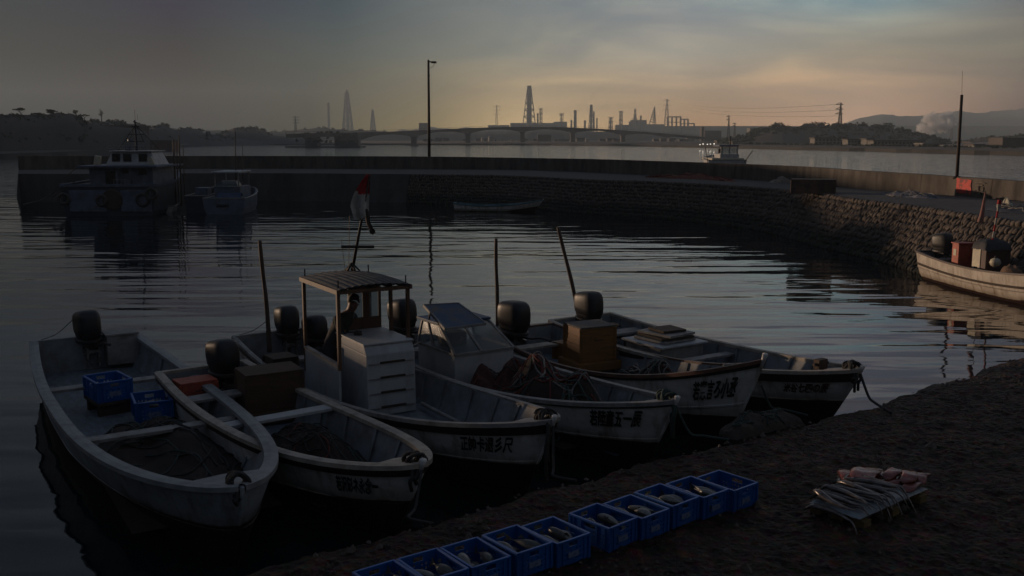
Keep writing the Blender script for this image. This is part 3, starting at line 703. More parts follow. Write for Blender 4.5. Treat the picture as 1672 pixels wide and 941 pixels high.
# leaning derrick
d_ = empty('derrick_crane', PY(1066, 214, 2300), 0, 'leaning derrick crane with a long sloping jib', 'crane')
q = MB(); T_ = PY(1069, 174, 2300)
for xb in (1060, 1066): q.beam(PY(xb, 203, 2300), T_, 1.5, 1.5)
for xb in (1068.5, 1071): q.beam(PY(xb, 204, 2304), T_, 1.5, 1.5)
for k in range(1, 7):
    a = PY(1060, 203, 2300).lerp(T_, k/8); b = PY(1071, 204, 2304).lerp(T_, k/8); q.beam(a, b, 1, 1)
    a2 = PY(1071, 204, 2304).lerp(T_, (k+1)/8); q.beam(a, a2, .8, .8)
q.build('jib', M_steel, d_, world=True)
q = MB(); a, b = PY(1047, 204, 2300), PY(1082, 204, 2300); q.box(((a.x+b.x)/2, 2300, a.z/2), (b.x-a.x, 14, a.z)); q.build('base', M_plant, d_, world=True)
t1 = pylon(1088, 162, 216, 2100, 5, 'tall pylon in the middle distance beside the gantry frames')
t0 = pylon(811, 172, 208, 2200, 3, 'slim pylon left of the tallest lattice tower')
pylon(483, 190, 218, 1300, 2.2, 'small faint pylon on the far left skyline')
t2 = pylon(1371, 168, 210, 690, 3.4, 'clear dark pylon standing on the wooded hill')
t3 = pylon(1189, 189, 230, 900, 2.2, 'thin pylon behind the boat outside the breakwater', 2, 3)
pylon(1199, 201, 230, 950, 2, 'shorter thin pylon next to another over the boat outside', 2, 3)
pylon(1553, 198, 228, 1400, 2, 'pale pylon almost lost in the steam at right', 2, 3)
pylon(1511, 197, 228, 1200, 2, 'faint pylon inside the steam plume', 2, 3)
pylon(1273, 200, 214, 1300, 1.5, 'tiny pylon tip over the left shoulder of the wooded hill', 2, 2.4)
# wires
q = MB()
for a, b in ((t0, t1), (t1, t2)):
    for dz in (1, 5, 9):
        pts = [a.lerp(b, k/14)-Vector((0,0,dz+9*4*(k/14)*(1-k/14))) for k in range(15)]; q.tube(pts, .09, 4)
tag(q.build('power_lines', M_steel), 'thin sagging wires strung between the plant pylons', 'power line')
# gantries
def gantry(x0, x1, yt, yb, Y, nb, label):
    r = empty('pipe_gantry', PY((x0+x1)/2, yb, Y), 0, label, 'gantry'); q = MB()
    for k in range(nb):
        x = lerp(x0, x1, k/(nb-1)); a = PY(x, yb, Y); b = PY(x, yt, Y)
        for dy in (0, 9): q.beam(a+Vector((0,dy,-20)), b+Vector((0,dy,0)), 1.7, 1.7)
    q.build('legs_frame', M_steel, r, world=True); q = MB()
    for y_ in (yt, lerp(yt, yb, .35), lerp(yt, yb, .65)):
        for dy in (0, 9): q.beam(PY(x0, y_, Y)+Vector((0,dy,0)), PY(x1, y_, Y)+Vector((0,dy,0)), 1.6, 2.2 if y_ == yt else 1.2)
    for k in range(nb*3): a = PY(lerp(x0, x1, k/(nb*3-1)), yt, Y); q.beam(a+Vector((0,0,.5)), a+Vector((0,0,2)), .3, .3)
    q.build('crossbeams', M_steel, r, world=True)
gantry(1091, 1112, 191, 216, 2100, 4, 'tall open pipe gantry right of the middle pylon')
gantry(1112, 1124, 195, 216, 2120, 3, 'narrow open gantry behind the tall one')
gantry(1124, 1134, 202, 216, 2100, 2, 'single low portal frame at the right end of the gantries')
# plant buildings
def block(x0, x1, yt, yb, Y, dep, label, name='plant_building', m_=None, roof=None, win=0, cat='building', group=None):
    a, b = PY(x0, yb, Y), PY(x1, yt, Y); z0 = min(a.z, 1.2)-.5
    r = empty(name, ((a.x+b.x)/2, Y, z0), 0, label, cat, group)
    q = MB(); q.box(((a.x+b.x)/2, Y+dep/2, (z0+b.z)/2), (b.x-a.x, dep, b.z-z0)); q.build('wall', m_ or M_plant, r, world=True)
    if roof:
        q = MB(); q.box(((a.x+b.x)/2, Y+dep/2, b.z+.25), (b.x-a.x+.8, dep+.8, .5)); q.build('roof', roof, r, world=True)
    if win:
        nx, nz = win
        for i in range(nx):
            for j in range(nz):
                x = lerp(a.x, b.x, (i+.5)/nx); z = lerp(max(a.z, 1.), b.z, (j+.5)/nz)
                q = MB(); q.box((x, Y-.02, z), ((b.x-a.x)/nx*.5, .1, (b.z-max(a.z, 1.))/nz*.45)); q.build('window', M_dark_glass, r, world=True)
    return r
block(797, 832, 204.5, 216, 2320, 20, 'low plant shed under the slim pylon')
block(833, 905, 201, 216, 2340, 25, 'long flat plant hall at the foot of the tallest tower')
block(904, 926, 199, 216, 2360, 20, 'plant hall with raised roof at the short scaffold tower')
block(1005, 1030, 204, 222, 2320, 20, 'dark plant block between mushroom headed tower and crane')
block(1030, 1056, 196, 222, 2330, 20, 'dense tall plant block under the peaked crane tower')
block(1054, 1084, 203, 222, 2340, 22, 'wide plant block beneath the derrick crane')
block(1082, 2200, 206, 226, 2120, 15, 'plant block at the foot of the middle pylon')
block(1100, 1144, 215, 228, 2120, 15, 'low plant shed beneath the pipe gantries')
block(1150, 1178, 213.5, 234, 900, 15, 'square dark works building left of the boat outside', m_=M_bldg_dk)
block(1145, 1150, 207, 234, 905, 8, 'narrow tower block at the left of the square works', m_=M_bldg_dk)
block(1224, 1237, 209.5, 232, 900, 12, 'pale square block at the left foot of the wooded hill', m_=M_bldg)
block(1236, 1262, 218, 236, 620, 12, 'low pale warehouse before the left foot of the wooded hill', m_=M_bldg_dk)
block(878, 900, 220, 231, 880, 12, 'dark house seen through the bridge arch', m_=M_bldg_dk)
block(684, 700, 201, 216, 1400, 12, 'faint block on the skyline left of the lamp pole', m_=M_plant)
for k, (x0, x1, yt, yb, Y) in enumerate(((1330,1384,226.5,236,440),(1384,1415,229,239,425),(1415,1426,228,239,415),(1426,1508,231,243,395))):
    block(x0, x1, yt, yb, Y, 7, ['long pale two storey apartment block at the left of the white row below the hill', 'pale apartment block set back second in the white row', 'narrow stair tower between white apartment blocks', 'longest pale apartment block at the right of the white row'][k], 'apartment_block', M_bldg, M_bldg_dk, ([9,6,1,14][k], 2), group='white apartment blocks below the hill')
block(1508, 1536, 236, 246, 360, 8, 'low grey shed right of the white apartment row', 'waterside_shed', M_bldg_dk, M_bldg)
block(1636, 1676, 225, 247, 330, 10, 'dark blocky building at the right picture edge shore', 'waterside_building', M_bldg_dk, None)
sh = empty('long_shed', PY(1590, 243, 340), 0, 'long shed with a pale sloping roof on the right shore', 'shed')
q = MB(); a, b = PY(1567, 240, 340), PY(1637, 234.5, 340)
q.hexa([(a.x,340,0),(b.x,340,0),(b.x,352,0),(a.x,352,0),(a.x,340,a.z-.3),(b.x,340,b.z-.3),(b.x,352,b.z-.3),(a.x,352,a.z-.3)]); q.build('wall', M_bldg_dk, sh, world=True)
q = MB(); q.hexa([(a.x-1,339,a.z-.3),(b.x+1,339,b.z-.3),(b.x+1,354,b.z+.3),(a.x-1,354,a.z+.3),(a.x-1,339,a.z),(b.x+1,339,b.z),(b.x+1,354,b.z+.6),(a.x-1,354,a.z+.6)]); q.build('roof', M_bldg, sh, world=True)
block(225, 280, 231, 245, 372, 8, 'long reddish waterside warehouse on the left headland', 'warehouse', mat('reddish_warehouse_wall', (.13,.05,.035), .8, (.08,.035,.025), .3, bump=0), M_bldg_dk)
block(136, 226, 207, 250, 345, 10, 'tall dim reddish shed between near hill and headland', 'warehouse', mat('dim_brick_wall', (.075,.04,.032), .85, (.05,.03,.026), .3, bump=0), M_bldg_dk)
for k, (x, w_, yt) in enumerate(((788,5,224.5),(800,6,222.5),(806,4,224),(835,4,228),(958,5,226),(1020,6,226))):
    b = PY(x, 235, 900); tz = PY(x, yt, 900).z; s = 900/F
    r = empty('storage_tank', (b.x, 900, 1), 0, ['squat pale tank, leftmost under the bridge', 'largest pale tank glinting under the bridge arch', 'narrow pale tank beside the largest one', 'lowest pale tank by a bridge pier', 'pale tank under the arch right of centre', 'pale tank under the last bridge arch'][k], 'tank', 'pale tanks under the bridge')
    q = MB(); q.lathe([(w_*s/2, 1), (w_*s/2, tz-.6), (w_*s*.3, tz)], 14, (b.x, 900, 0)); q.build('shell', M_tank, r, world=True)
    q = MB(); q.lathe([(w_*s/2+.12, tz-1.1), (w_*s/2+.12, tz-.9), (w_*s/2, tz-.9)], 14, (b.x, 900, 0)); q.build('rim', M_steel, r, world=True)
qq = random.Random(11)
for k in range(34):
    x = qq.uniform(690, 1180); Y = qq.uniform(880, 1000); w_ = qq.uniform(6, 18)
    block(x, x+w_, qq.uniform(226, 231), 236, Y, 8, 'small low roofed house in the hazy shoreline row behind the bridge', 'shore_house', qq.choice((M_bldg, M_bldg_dk, M_plant)), M_bldg_dk, group='low houses along the far shore')
for k in range(22):
    x = qq.uniform(1150, 1330); Y = qq.uniform(560, 660); w_ = qq.uniform(6, 20)
    block(x, x+w_, qq.uniform(229, 234), 240, Y, 8, 'small plain house below the left end of the wooded hill', 'shore_house', qq.choice((M_bldg_dk, M_bldg_dk, M_plant)), M_bldg_dk, group='low houses below the wooded hill')
for k in range(16):
    x = qq.uniform(1515, 1690); Y = qq.uniform(330, 430); w_ = qq.uniform(8, 24)
    block(x, x+w_, qq.uniform(233, 240), 246, Y, 7, 'small grey house on the slope of the right shore', 'shore_house', qq.choice((M_bldg, M_bldg_dk, M_plant)), M_bldg_dk, group='low houses on the right shore')
# ---------------------------------------------------------------- steam and smoke
def plume(name, pts, Y, dens, col, label, nscale, seed, sub=4):
    """a lumpy closed cloud: spine of (px, py, radius px) at distance Y"""
    s = Y/F; sp = [(PY(x, y, Y), r*s) for x, y, r in pts]
    g = MB(); q = smooth_path([p for p, r in sp], 8); rr_ = [v.x for v in smooth_path([(r,0,0) for p, r in sp], 8)]
    rows = []; n_ = 28
    for i, (p, r) in enumerate(zip(q, rr_)):
        t_ = (q[min(i+1, len(q)-1)]-q[max(i-1, 0)]).normalized(); a = Vector((0,1,0)); b = t_.cross(a).normalized(); row = []
        for k in range(n_):
            an = 2*math.pi*k/n_; d = a*math.cos(an)+b*math.sin(an)
            f = 1+.38*noise.noise((p+d*r)*(1.6/(r+.01))+Vector((seed,0,0)))+.16*noise.noise((p+d*r)*(4/(r+.01)))
            row.append(p+d*r*f)
        rows.append(row)
    g.grid(rows, close=True); o = len(g.v)
    g.f.append(tuple(range(n_))[::-1]); g.m.append(0); g.f.append(tuple(o-n_+k for k in range(n_))); g.m.append(0)
    m = bpy.data.materials.new(name+'_vapour'); m.use_nodes = True; nt = m.node_tree; nt.nodes.clear()
    pv = nt.nodes.new('ShaderNodeVolumePrincipled'); pv.inputs['Color'].default_value = (*col, 1)
    tc = nt.nodes.new('ShaderNodeTexCoord'); nn = nt.nodes.new('ShaderNodeTexNoise'); nn.inputs['Scale'].default_value = nscale; nn.inputs['Detail'].default_value = 4
    nt.links.new(tc.outputs['Object'], nn.inputs['Vector']); mr = nt.nodes.new('ShaderNodeMapRange'); mr.inputs['From Min'].default_value = .42; mr.inputs['From Max'].default_value = .68; mr.inputs['To Max'].default_value = dens
    nt.links.new(nn.outputs['Fac'], mr.inputs['Value']); nt.links.new(mr.outputs[0], pv.inputs['Density'])
    om = nt.nodes.new('ShaderNodeOutputMaterial'); nt.links.new(pv.outputs[0], om.inputs['Volume'])
    ob = g.build(name, m); tag(ob, label, 'smoke'); return ob
plume('steam_plume', [(1508,233,7),(1507,222,10),(1510,212,13),(1520,204,17),(1534,199,17),(1550,196,14),(1562,192,9)], 800, .60, (.99,.98,.97), 'bright billowing steam plume rising behind the wooded hill', .13, 3)
plume('chimney_smoke', [(939,180,1.2),(940,174,2),(946,169,2.6),(956,166,3),(966,163,3),(968,156,3.2),(974,149,3.6),(982,142,3.4)], 2300, .03, (.35,.32,.30), 'thin dark smoke drifting from the chimneys at the plant', .06, 6)
plume('chimney_smoke', [(538,168,1),(545,163,1.8),(556,158,2.2),(572,149,2.4),(590,143,2.2)], 2700, .016, (.35,.32,.30), 'faint smoke trailing right from the slim left chimney', .1, 9)

M_lampglow, nt_, b_lg = nodes_of('lamp_glow'); b_lg.inputs['Emission Color'].default_value = (1,.92,.78,1); b_lg.inputs['Emission Strength'].default_value = 2.2
for px, py in ((1148,236),(1155,236.5),(1160,236.2),(1166,235.8),(1143,237)):
    c = PY(px, py, 520); r = empty('shore_lamp', (c.x, 520, 1), 0, 'small bright lamp in the row on the far shore, left of the boat outside', 'lamp', 'bright lamps on the far shore')
    g = MB(); g.tube([(c.x,520,0),(c.x,520,c.z)], .06, 5); g.build('post', M_steel, r, world=True)
    g = MB(); g.lathe([(.05,-.22),(.26,-.1),(.26,.1),(.05,.22)], 8, (c.x,520,c.z+.2)); g.build('lamp_head', M_lampglow, r, world=True)
import bmesh
# ================================================================== open fishing boats
def hullpaint(top_m, bot_m, L_, wl):
    """topside paint above a sloping, slightly worn boot line, bottom paint below it"""
    m = top_m.copy(); m.name = 'hull_'+top_m.name; nt = m.node_tree; N = nt.nodes; L = nt.links; b = N['Principled BSDF']
    src = b.inputs['Base Color'].links[0].from_socket
    tc = N.new('ShaderNodeTexCoord'); sx = N.new('ShaderNodeSeparateXYZ'); L.new(tc.outputs['Object'], sx.inputs[0])
    def ma(op, a, c):
        q = N.new('ShaderNodeMath'); q.operation = op
        for k, v in enumerate((a, c)):
            if isinstance(v, float): q.inputs[k].default_value = v
            else: L.new(v, q.inputs[k])
        return q.outputs[0]
    t = ma('MAXIMUM', ma('SUBTRACT', ma('DIVIDE', sx.outputs['X'], float(L_)), .58), 0.)
    line = ma('ADD', ma('MULTIPLY', t, .85), float(wl))
    nn = N.new('ShaderNodeTexNoise'); nn.inputs['Scale'].default_value = 3.; nn.inputs['Detail'].default_value = 5; L.new(tc.outputs['Object'], nn.inputs['Vector'])
    d = ma('ADD', ma('SUBTRACT', sx.outputs['Z'], line), ma('MULTIPLY', ma('SUBTRACT', nn.outputs['Fac'], .5), .05))
    mr = N.new('ShaderNodeMapRange'); mr.inputs['From Min'].default_value = -.008; mr.inputs['From Max'].default_value = .008; L.new(d, mr.inputs['Value'])
    mx = N.new('ShaderNodeMix'); mx.data_type = 'RGBA'; L.new(mr.outputs[0], mx.inputs[0]); mx.inputs[6].default_value = (.040,.012,.010,1); L.new(src, mx.inputs[7])
    # grime creeping up from the boot line
    mg = N.new('ShaderNodeMapRange'); mg.inputs['From Min'].default_value = 0.; mg.inputs['From Max'].default_value = .22; L.new(ma('ADD', d, ma('MULTIPLY', nn.outputs['Fac'], .12)), mg.inputs['Value'])
    m3 = N.new('ShaderNodeMix'); m3.data_type = 'RGBA'; m3.blend_type = 'MULTIPLY'; m3.inputs[0].default_value = 1.
    cr = N.new('ShaderNodeValToRGB'); cr.color_ramp.elements[0].color = (.55,.48,.40,1); cr.color_ramp.elements[1].color = (1,1,1,1); L.new(mg.outputs[0], cr.inputs[0])
    L.new(mx.outputs[2], m3.inputs[6]); L.new(cr.outputs[0], m3.inputs[7])
    # rust and dirt runs down the sides, scuffs along the middle
    mp = N.new('ShaderNodeMapping'); mp.inputs['Scale'].default_value = (7., 7., .55); L.new(tc.outputs['Object'], mp.inputs[0])
    sn_ = N.new('ShaderNodeTexNoise'); sn_.inputs['Scale'].default_value = 1.; sn_.inputs['Detail'].default_value = 5; sn_.inputs['Roughness'].default_value = .6; L.new(mp.outputs[0], sn_.inputs['Vector'])
    c2 = N.new('ShaderNodeValToRGB'); e = c2.color_ramp.elements; e[0].position = .50; e[0].color = (1,1,1,1); e[1].position = .72; e[1].color = (.42,.30,.21,1); L.new(sn_.outputs['Fac'], c2.inputs[0])
    m4 = N.new('ShaderNodeMix'); m4.data_type = 'RGBA'; m4.blend_type = 'MULTIPLY'; m4.inputs[0].default_value = .85; L.new(m3.outputs[2], m4.inputs[6]); L.new(c2.outputs[0], m4.inputs[7])
    mp2 = N.new('ShaderNodeMapping'); mp2.inputs['Scale'].default_value = (1.2, 1.2, 9.); L.new(tc.outputs['Object'], mp2.inputs[0])
    s3 = N.new('ShaderNodeTexNoise'); s3.inputs['Scale'].default_value = 2.; s3.inputs['Detail'].default_value = 7; s3.inputs['Roughness'].default_value = .75; L.new(mp2.outputs[0], s3.inputs['Vector'])
    c3 = N.new('ShaderNodeValToRGB'); e = c3.color_ramp.elements; e[0].position = .60; e[0].color = (1,1,1,1); e[1].position = .70; e[1].color = (.50,.46,.42,1); L.new(s3.outputs['Fac'], c3.inputs[0])
    m5 = N.new('ShaderNodeMix'); m5.data_type = 'RGBA'; m5.blend_type = 'MULTIPLY'; m5.inputs[0].default_value = .8; L.new(m4.outputs[2], m5.inputs[6]); L.new(c3.outputs[0], m5.inputs[7])
    L.new(m5.outputs[2], b.inputs['Base Color'])
    return m
class Boat:
    def __init__(s, st, bow, zs, zm, zb, B, w0, sm, p, q, label, e=2.6, draft=.32, rake=.8, name='fishing_boat', cat='boat', group=None, root_world=None):
        a = P(*st, zs) if root_world is None else Vector(root_world[0]); b = P(*bow, zb) if root_world is None else Vector(root_world[1])
        s.S = a; s.L = math.hypot(b.x-a.x, b.y-a.y); s.ang = math.atan2(b.y-a.y, b.x-a.x)
        s.zs, s.zm, s.zb, s.B, s.w0, s.sm, s.p, s.q, s.e, s.draft, s.rake = zs, zm, zb, B, w0, sm, p, q, e, draft, rake
        s.root = empty(name, (a.x, a.y, 0), s.ang, label, cat, group)
    def half(s, t):
        if t < s.sm: return s.B/2*(s.w0+(1-s.w0)*math.sin(math.pi/2*t/s.sm))
        u = (t-s.sm)/(1-s.sm); return s.B/2*max(0, 1-u**s.p)**s.q
    def sheer(s, t):
        return s.zm+(s.zs-s.zm)*max(0, 1-t/.4)**2+(s.zb-s.zm)*max(0, (t-.25)/.75)**s.e
    def surf(s, t, v, sg, off=0.):
        """station t (0 stern, 1 bow), height v (0 keel, 1 gunwale), side sg"""
        z0 = -s.draft+.12*max(0, t-.6); zg = s.sheer(t); z = z0+(zg-z0)*v
        if v < .42: f = .04+.78*(v/.42)**.55
        elif v < .60: f = .82+.075*(v-.42)/.18
        else: f = .915+.085*((v-.6)/.4)
        h = s.half(t)
        f = lerp(f, min(f, .15+.85*v), max(0, t-.55)/.45*.8)
        x = t*s.L-s.rake*(1-v)**1.1*max(0, (t-.5)/.5)**2.2-.12*(1-v)*(-1)*max(0, 1-t*6)
        return Vector((x, sg*max(.012, h*f+off), z))
    def build(s, mats=None, rail=M_rail_dark, rail_w=.09, band=None, deckz=.2, ribs=9, thwarts=(), inner=M_grey_in, deck=M_deck, paint=M_white, wl=.20, foredeck=.86, foredeck_m=None, bottom=M_red_bottom, stem_h=.06, white_tip=True):
        r = s.root; n = 34
        ts = [1-(1-i/n)**1.7 for i in range(n+1)]; ts = sorted(set([0]+ts))
        vs_ = [0,.1,.2,.3,.42,.5,.595,.605,.7,.8,.9,1.]
        # outer shell: port keel->gunwale both sides
        g = MB()
        for sg in (-1, 1):
            rows = [[s.surf(t, v, sg) for v in vs_] for t in ts]
            g.grid(rows, flip=(sg < 0))
        # transom
        row = [s.surf(0, v, -1) for v in vs_]; row2 = [s.surf(0, v, 1) for v in vs_]
        g.grid([row, row2])
        hm_ = hullpaint(paint, bottom, s.L, wl)
        g.build('hull', hm_, r, smooth=True, auto=28)
        # inner skin and deck
        g = MB(); th = .055
        tin = [t for t in ts if t < .975]; tin = [.012 if t < .012 else t for t in tin]
        inr = {}
        for sg in (-1, 1):
            rows = []
            for t in tin:
                z0 = -s.draft+.12*max(0, t-.6); zg = s.sheer(t); rw = []
                for k in range(6):
                    z = lerp(deckz, zg-.002, k/5); v = (z-z0)/(zg-z0); a = s.surf(t, v, sg); a.y = sg*max(.004, abs(a.y)-th); rw.append(a)
                rows.append(rw)
            inr[sg] = rows; g.grid(rows, flip=(sg > 0))
        g.grid([[a for a in inr[-1][0]], [a for a in inr[1][0]]])
        g.build('inner_side', inner, r, smooth=True, auto=40)
        g = MB(); g.grid([[inr[-1][i][0]+Vector((0,0,.004)), inr[1][i][0]+Vector((0,0,.004))] for i in range(len(tin))], flip=True); g.build('deck', deck, r)
        s.inr = inr; s.tin = tin
        # capping rail
        g = MB(); cap = []
        for sg in (-1, 1):
            rows = []
            for t in ts:
                a = s.surf(t, 1, sg); tt = s.surf(min(1, t+.01), 1, sg)-s.surf(max(0, t-.01), 1, sg); tt.z = 0; tt.normalize()
                out = Vector((tt.y, -tt.x, 0)); out = out if out.y*sg > 0 else -out
                if t > .985: out = Vector((.5*(t-.985)/.015, sg*1., 0)).normalized()
                o_ = a+out*.03; i_ = a-out*(rail_w-.03)
                i_.y = sg*max(.0, sg*i_.y)
                rows.append([o_+Vector((0,0,-.028)), o_+Vector((0,0,.026)), o_*.5+i_*.5+Vector((0,0,.034)), i_+Vector((0,0,.026)), i_+Vector((0,0,-.028))])
            g.grid(rows, close=True, flip=(sg > 0))
        a, b = s.surf(0, 1, -1), s.surf(0, 1, 1)
        g.beam(a+Vector((.02,0,.004)), b+Vector((.02,0,.004)), .10, .05)
        g.build('gunwale_rail', rail, r)
        # rubbing band
        if band:
            g = MB(); v0, v1, bm_ = band
            for sg in (-1, 1):
                rows = []
                for t in ts:
                    rows.append([s.surf(t, v0, sg, .004), s.surf(t, v0, sg, .028), s.surf(t, v1, sg, .028), s.surf(t, v1, sg, .004)])
                g.grid(rows, flip=(sg < 0))
            g.build('rubbing_band', bm_, r)
        # strake edge moulding
        g = MB()
        for sg in (-1, 1): g.grid([[s.surf(t, .575, sg, .002), s.surf(t, .58, sg, .014), s.surf(t, .60, sg, .014), s.surf(t, .605, sg, .002)] for t in ts], flip=(sg < 0))
        g.build('strake_edge', hm_, r)
        # ribs
        for k in range(ribs):
            t = .07+.82*k/(ribs-1)
            for sg in (-1, 1):
                g = MB(); i = min(range(len(tin)), key=lambda q_: abs(tin[q_]-t)); rw = inr[sg][i]
                rows = [[p_+Vector((-.022,0,0)), p_+Vector((-.022,-sg*.035,0)), p_+Vector((.022,-sg*.035,0)), p_+Vector((.022,0,0))] for p_ in rw]
                g.grid(rows); g.build('rib', inner, r)
        for tx, wd, dz, mm in thwarts:
            h = s.half(tx)-.06; z = s.sheer(tx)-dz
            g = MB(); g.box((tx*s.L, 0, z), (wd, 2*h*.97, .045)); g.build('thwart', mm, r, bevel=.006)
        if foredeck:
            g = MB(); tt = [t for t in ts if t >= foredeck]
            up = [[s.surf(t, 1, -1)+Vector((0,.02,-.012)), Vector((s.surf(t,1,1).x, 0, s.sheer(t)+.012)), s.surf(t, 1, 1)+Vector((0,-.02,-.012))] for t in tt]
            dn = [[a-Vector((0,0,.04)) for a in rw] for rw in up]
            for rw in up: rw[0].y = min(rw[0].y, 0); rw[2].y = max(rw[2].y, 0)
            g.grid(up, flip=True); g.grid(dn); g.grid([up[0], dn[0]])
            g.build('foredeck', foredeck_m or rail, r)
        # stem post
        g = MB(); pts = [s.surf(1, v, 1)*1. for v in (.0,.15,.3,.5,.7,.85,1.0)]
        for p_ in pts: p_.y = 0; p_.x += .012
        e = pts[-1]+(pts[-1]-pts[-2]).normalized()*stem_h; pts.append(e+Vector((.0,0,.02)))
        g.tube(pts, lambda k: .016+(.028 if white_tip else .014)*k**4, 8, flat=.85)
        g.build('stem', hm_, r, smooth=True)
        return s
    def W(s, x, y, z):
        c, n_ = math.cos(s.ang), math.sin(s.ang); return Vector((s.S.x+x*c-y*n_, s.S.y+x*n_+y*c, z))
    def local(s, p):
        c, n_ = math.cos(s.ang), math.sin(s.ang); dx, dy = p.x-s.S.x, p.y-s.S.y; return Vector((dx*c+dy*n_, -dx*n_+dy*c, p.z))
    def lettering(s, text, t0, t1, v0, v1, m=M_ink, sg=-1, slant=.0, weight=.010):
        cu = bpy.data.curves.new('lettering', 'FONT'); cu.body = text; cu.size = 1.; cu.offset = weight; cu.resolution_u = 3
        o = bpy.data.objects.new('tmp', cu); COL.objects.link(o); bpy.context.view_layer.update()
        me = bpy.data.meshes.new_from_object(o.evaluated_get(bpy.context.evaluated_depsgraph_get()))
        bpy.data.objects.remove(o); xs_ = [v.co.x for v in me.vertices]; ys_ = [v.co.y for v in me.vertices]
        x0, x1, y0, y1 = min(xs_), max(xs_), min(ys_), max(ys_); q = random.Random(len(text))
        for v in me.vertices:
            u = (v.co.x-x0)/(x1-x0); k = (v.co.y-y0)/(y1-y0)
            k2 = k+.05*noise.noise((u*26, k*4, 1)); u2 = u+slant*(k-.5)*.1+.012*noise.noise((u*22, k*6, 8))
            v.co = s.surf(lerp(t0, t1, u2), lerp(v0, v1, k2), sg, .017)
        # a loaded brush: the same strokes laid again a hair to the side
        bm = bmesh.new(); bm.from_mesh(me); base = list(bm.verts); geo_ = bmesh.ops.duplicate(bm, geom=list(bm.verts)+list(bm.edges)+list(bm.faces))
        for v in [g_ for g_ in geo_['geom'] if isinstance(g_, bmesh.types.BMVert)]: v.co += Vector((.016, sg*.002, -.008))
        bm.to_mesh(me); bm.free()
        me.materials.clear(); me.materials.append(m); me.name = 'name_lettering'
        ob = bpy.data.objects.new('name_lettering', me); COL.objects.link(ob); ob.parent = s.root; return ob
def outboard(boat, x, y, z, sc=1., yaw=0., tilt=0., cowl=M_cowl, seed=0, tiller=True):
    """motor clamped to the stern: cowl over midsection, bracket, tiller"""
    o = empty('tmp', (0,0,0)); bpy.data.objects.remove(o)
    Mx = Matrix.Translation(Vector((x, y, z))) @ Matrix.Rotation(yaw, 4, 'Z') @ Matrix.Rotation(tilt, 4, 'Y') @ Matrix.Scale(sc, 4)
    def X(g): g.v = [tuple(Mx@Vector(v)) for v in g.v]; return g
    prof = [(.0,.02,.17,.13),(.03,.01,.235,.17),(.12,0,.275,.19),(.155,0,.285,.195),(.165,0,.30,.205),(.27,-.01,.315,.212),(.38,-.02,.315,.212),(.47,-.03,.305,.208),(.54,-.04,.28,.19),(.58,-.05,.23,.15),(.60,-.055,.12,.08)]
    rows = []; n = 22
    for zz, cx_, a, b in prof:
        rw = []
        for k in range(n):
            an = 2*math.pi*k/n; c_, s_ = math.cos(an), math.sin(an)
            x_ = cx_+a*math.copysign(abs(c_)**.52, c_); rw.append((x_, b*math.copysign(abs(s_)**.6, s_)*(1-.10*max(0, x_)/.3), zz-max(0, zz-.30)*.55*max(0, .12-x_)))
        rows.append(rw)
    g = MB().grid(rows, close=True); g.f.append(tuple(range(n))[::-1]); g.m.append(0); l = len(rows)-1; g.f.append(tuple(l*n+k for k in range(n))); g.m.append(0)
    mo = X(g).build('outboard_motor', cowl, boat.root, smooth=True)
    g = MB()
    g.lathe([(.30,-.01),(.325,.015),(.325,.05),(.30,.06)], 22, (-.01,0,0), sx=1.0, sy=.70); X(g).build('cowl_seam', M_engine, mo)
    g = MB(); g.box((-.02,0,-.12), (.34,.22,.22)); g.box((-.10,0,-.50), (.20,.11,.62)); g.box((-.12,0,-.82), (.46,.30,.03)); g.box((-.14,0,-1.0), (.16,.06,.34)); X(g).build('midsection', M_engine, mo, bevel=.012)
    g = MB(); g.box((.20,-.10,-.26), (.10,.03,.34)); g.box((.20,.10,-.26), (.10,.03,.34)); g.box((.14,0,-.16), (.16,.24,.05)); g.tube([(.16,-.16,-.2),(.16,.16,-.2)], .022, 8)
    g.tube([(.25,-.05,-.35),(.33,-.05,-.35)], .012, 6); g.tube([(.25,.05,-.35),(.33,.05,-.35)], .012, 6); X(g).build('clamp_bracket', M_chrome, mo)
    if tiller:
        g = MB(); g.tube(smooth_path([(.18,.05,-.05),(.40,.07,-.02),(.62,.08,.05),(.86,.10,.06)], 5), lambda k: .020 if k < .7 else .028, 8)
        g.tube(smooth_path([(.20,-.10,-.10),(.38,-.20,-.20),(.5,-.1,-.34)], 5), .010, 6); X(g).build('tiller_handle', M_engine, mo, smooth=True)
    g = MB(); g.tube([(-.16,.0,-1.10),(.02,.0,-1.10),(.10,0,-1.10)], lambda k: .055-.03*k, 10)
    for k in range(3):
        a = k*2.094; g.add([(-.16,.03*math.cos(a),-1.1+.03*math.sin(a)),(-.19,.15*math.cos(a-.4),-1.1+.15*math.sin(a-.4)),(-.21,.17*math.cos(a),-1.1+.17*math.sin(a)),(-.18,.15*math.cos(a+.4),-1.1+.15*math.sin(a+.4))], [(0,1,2,3)])
    X(g).build('propeller', M_engine, mo)
    return mo
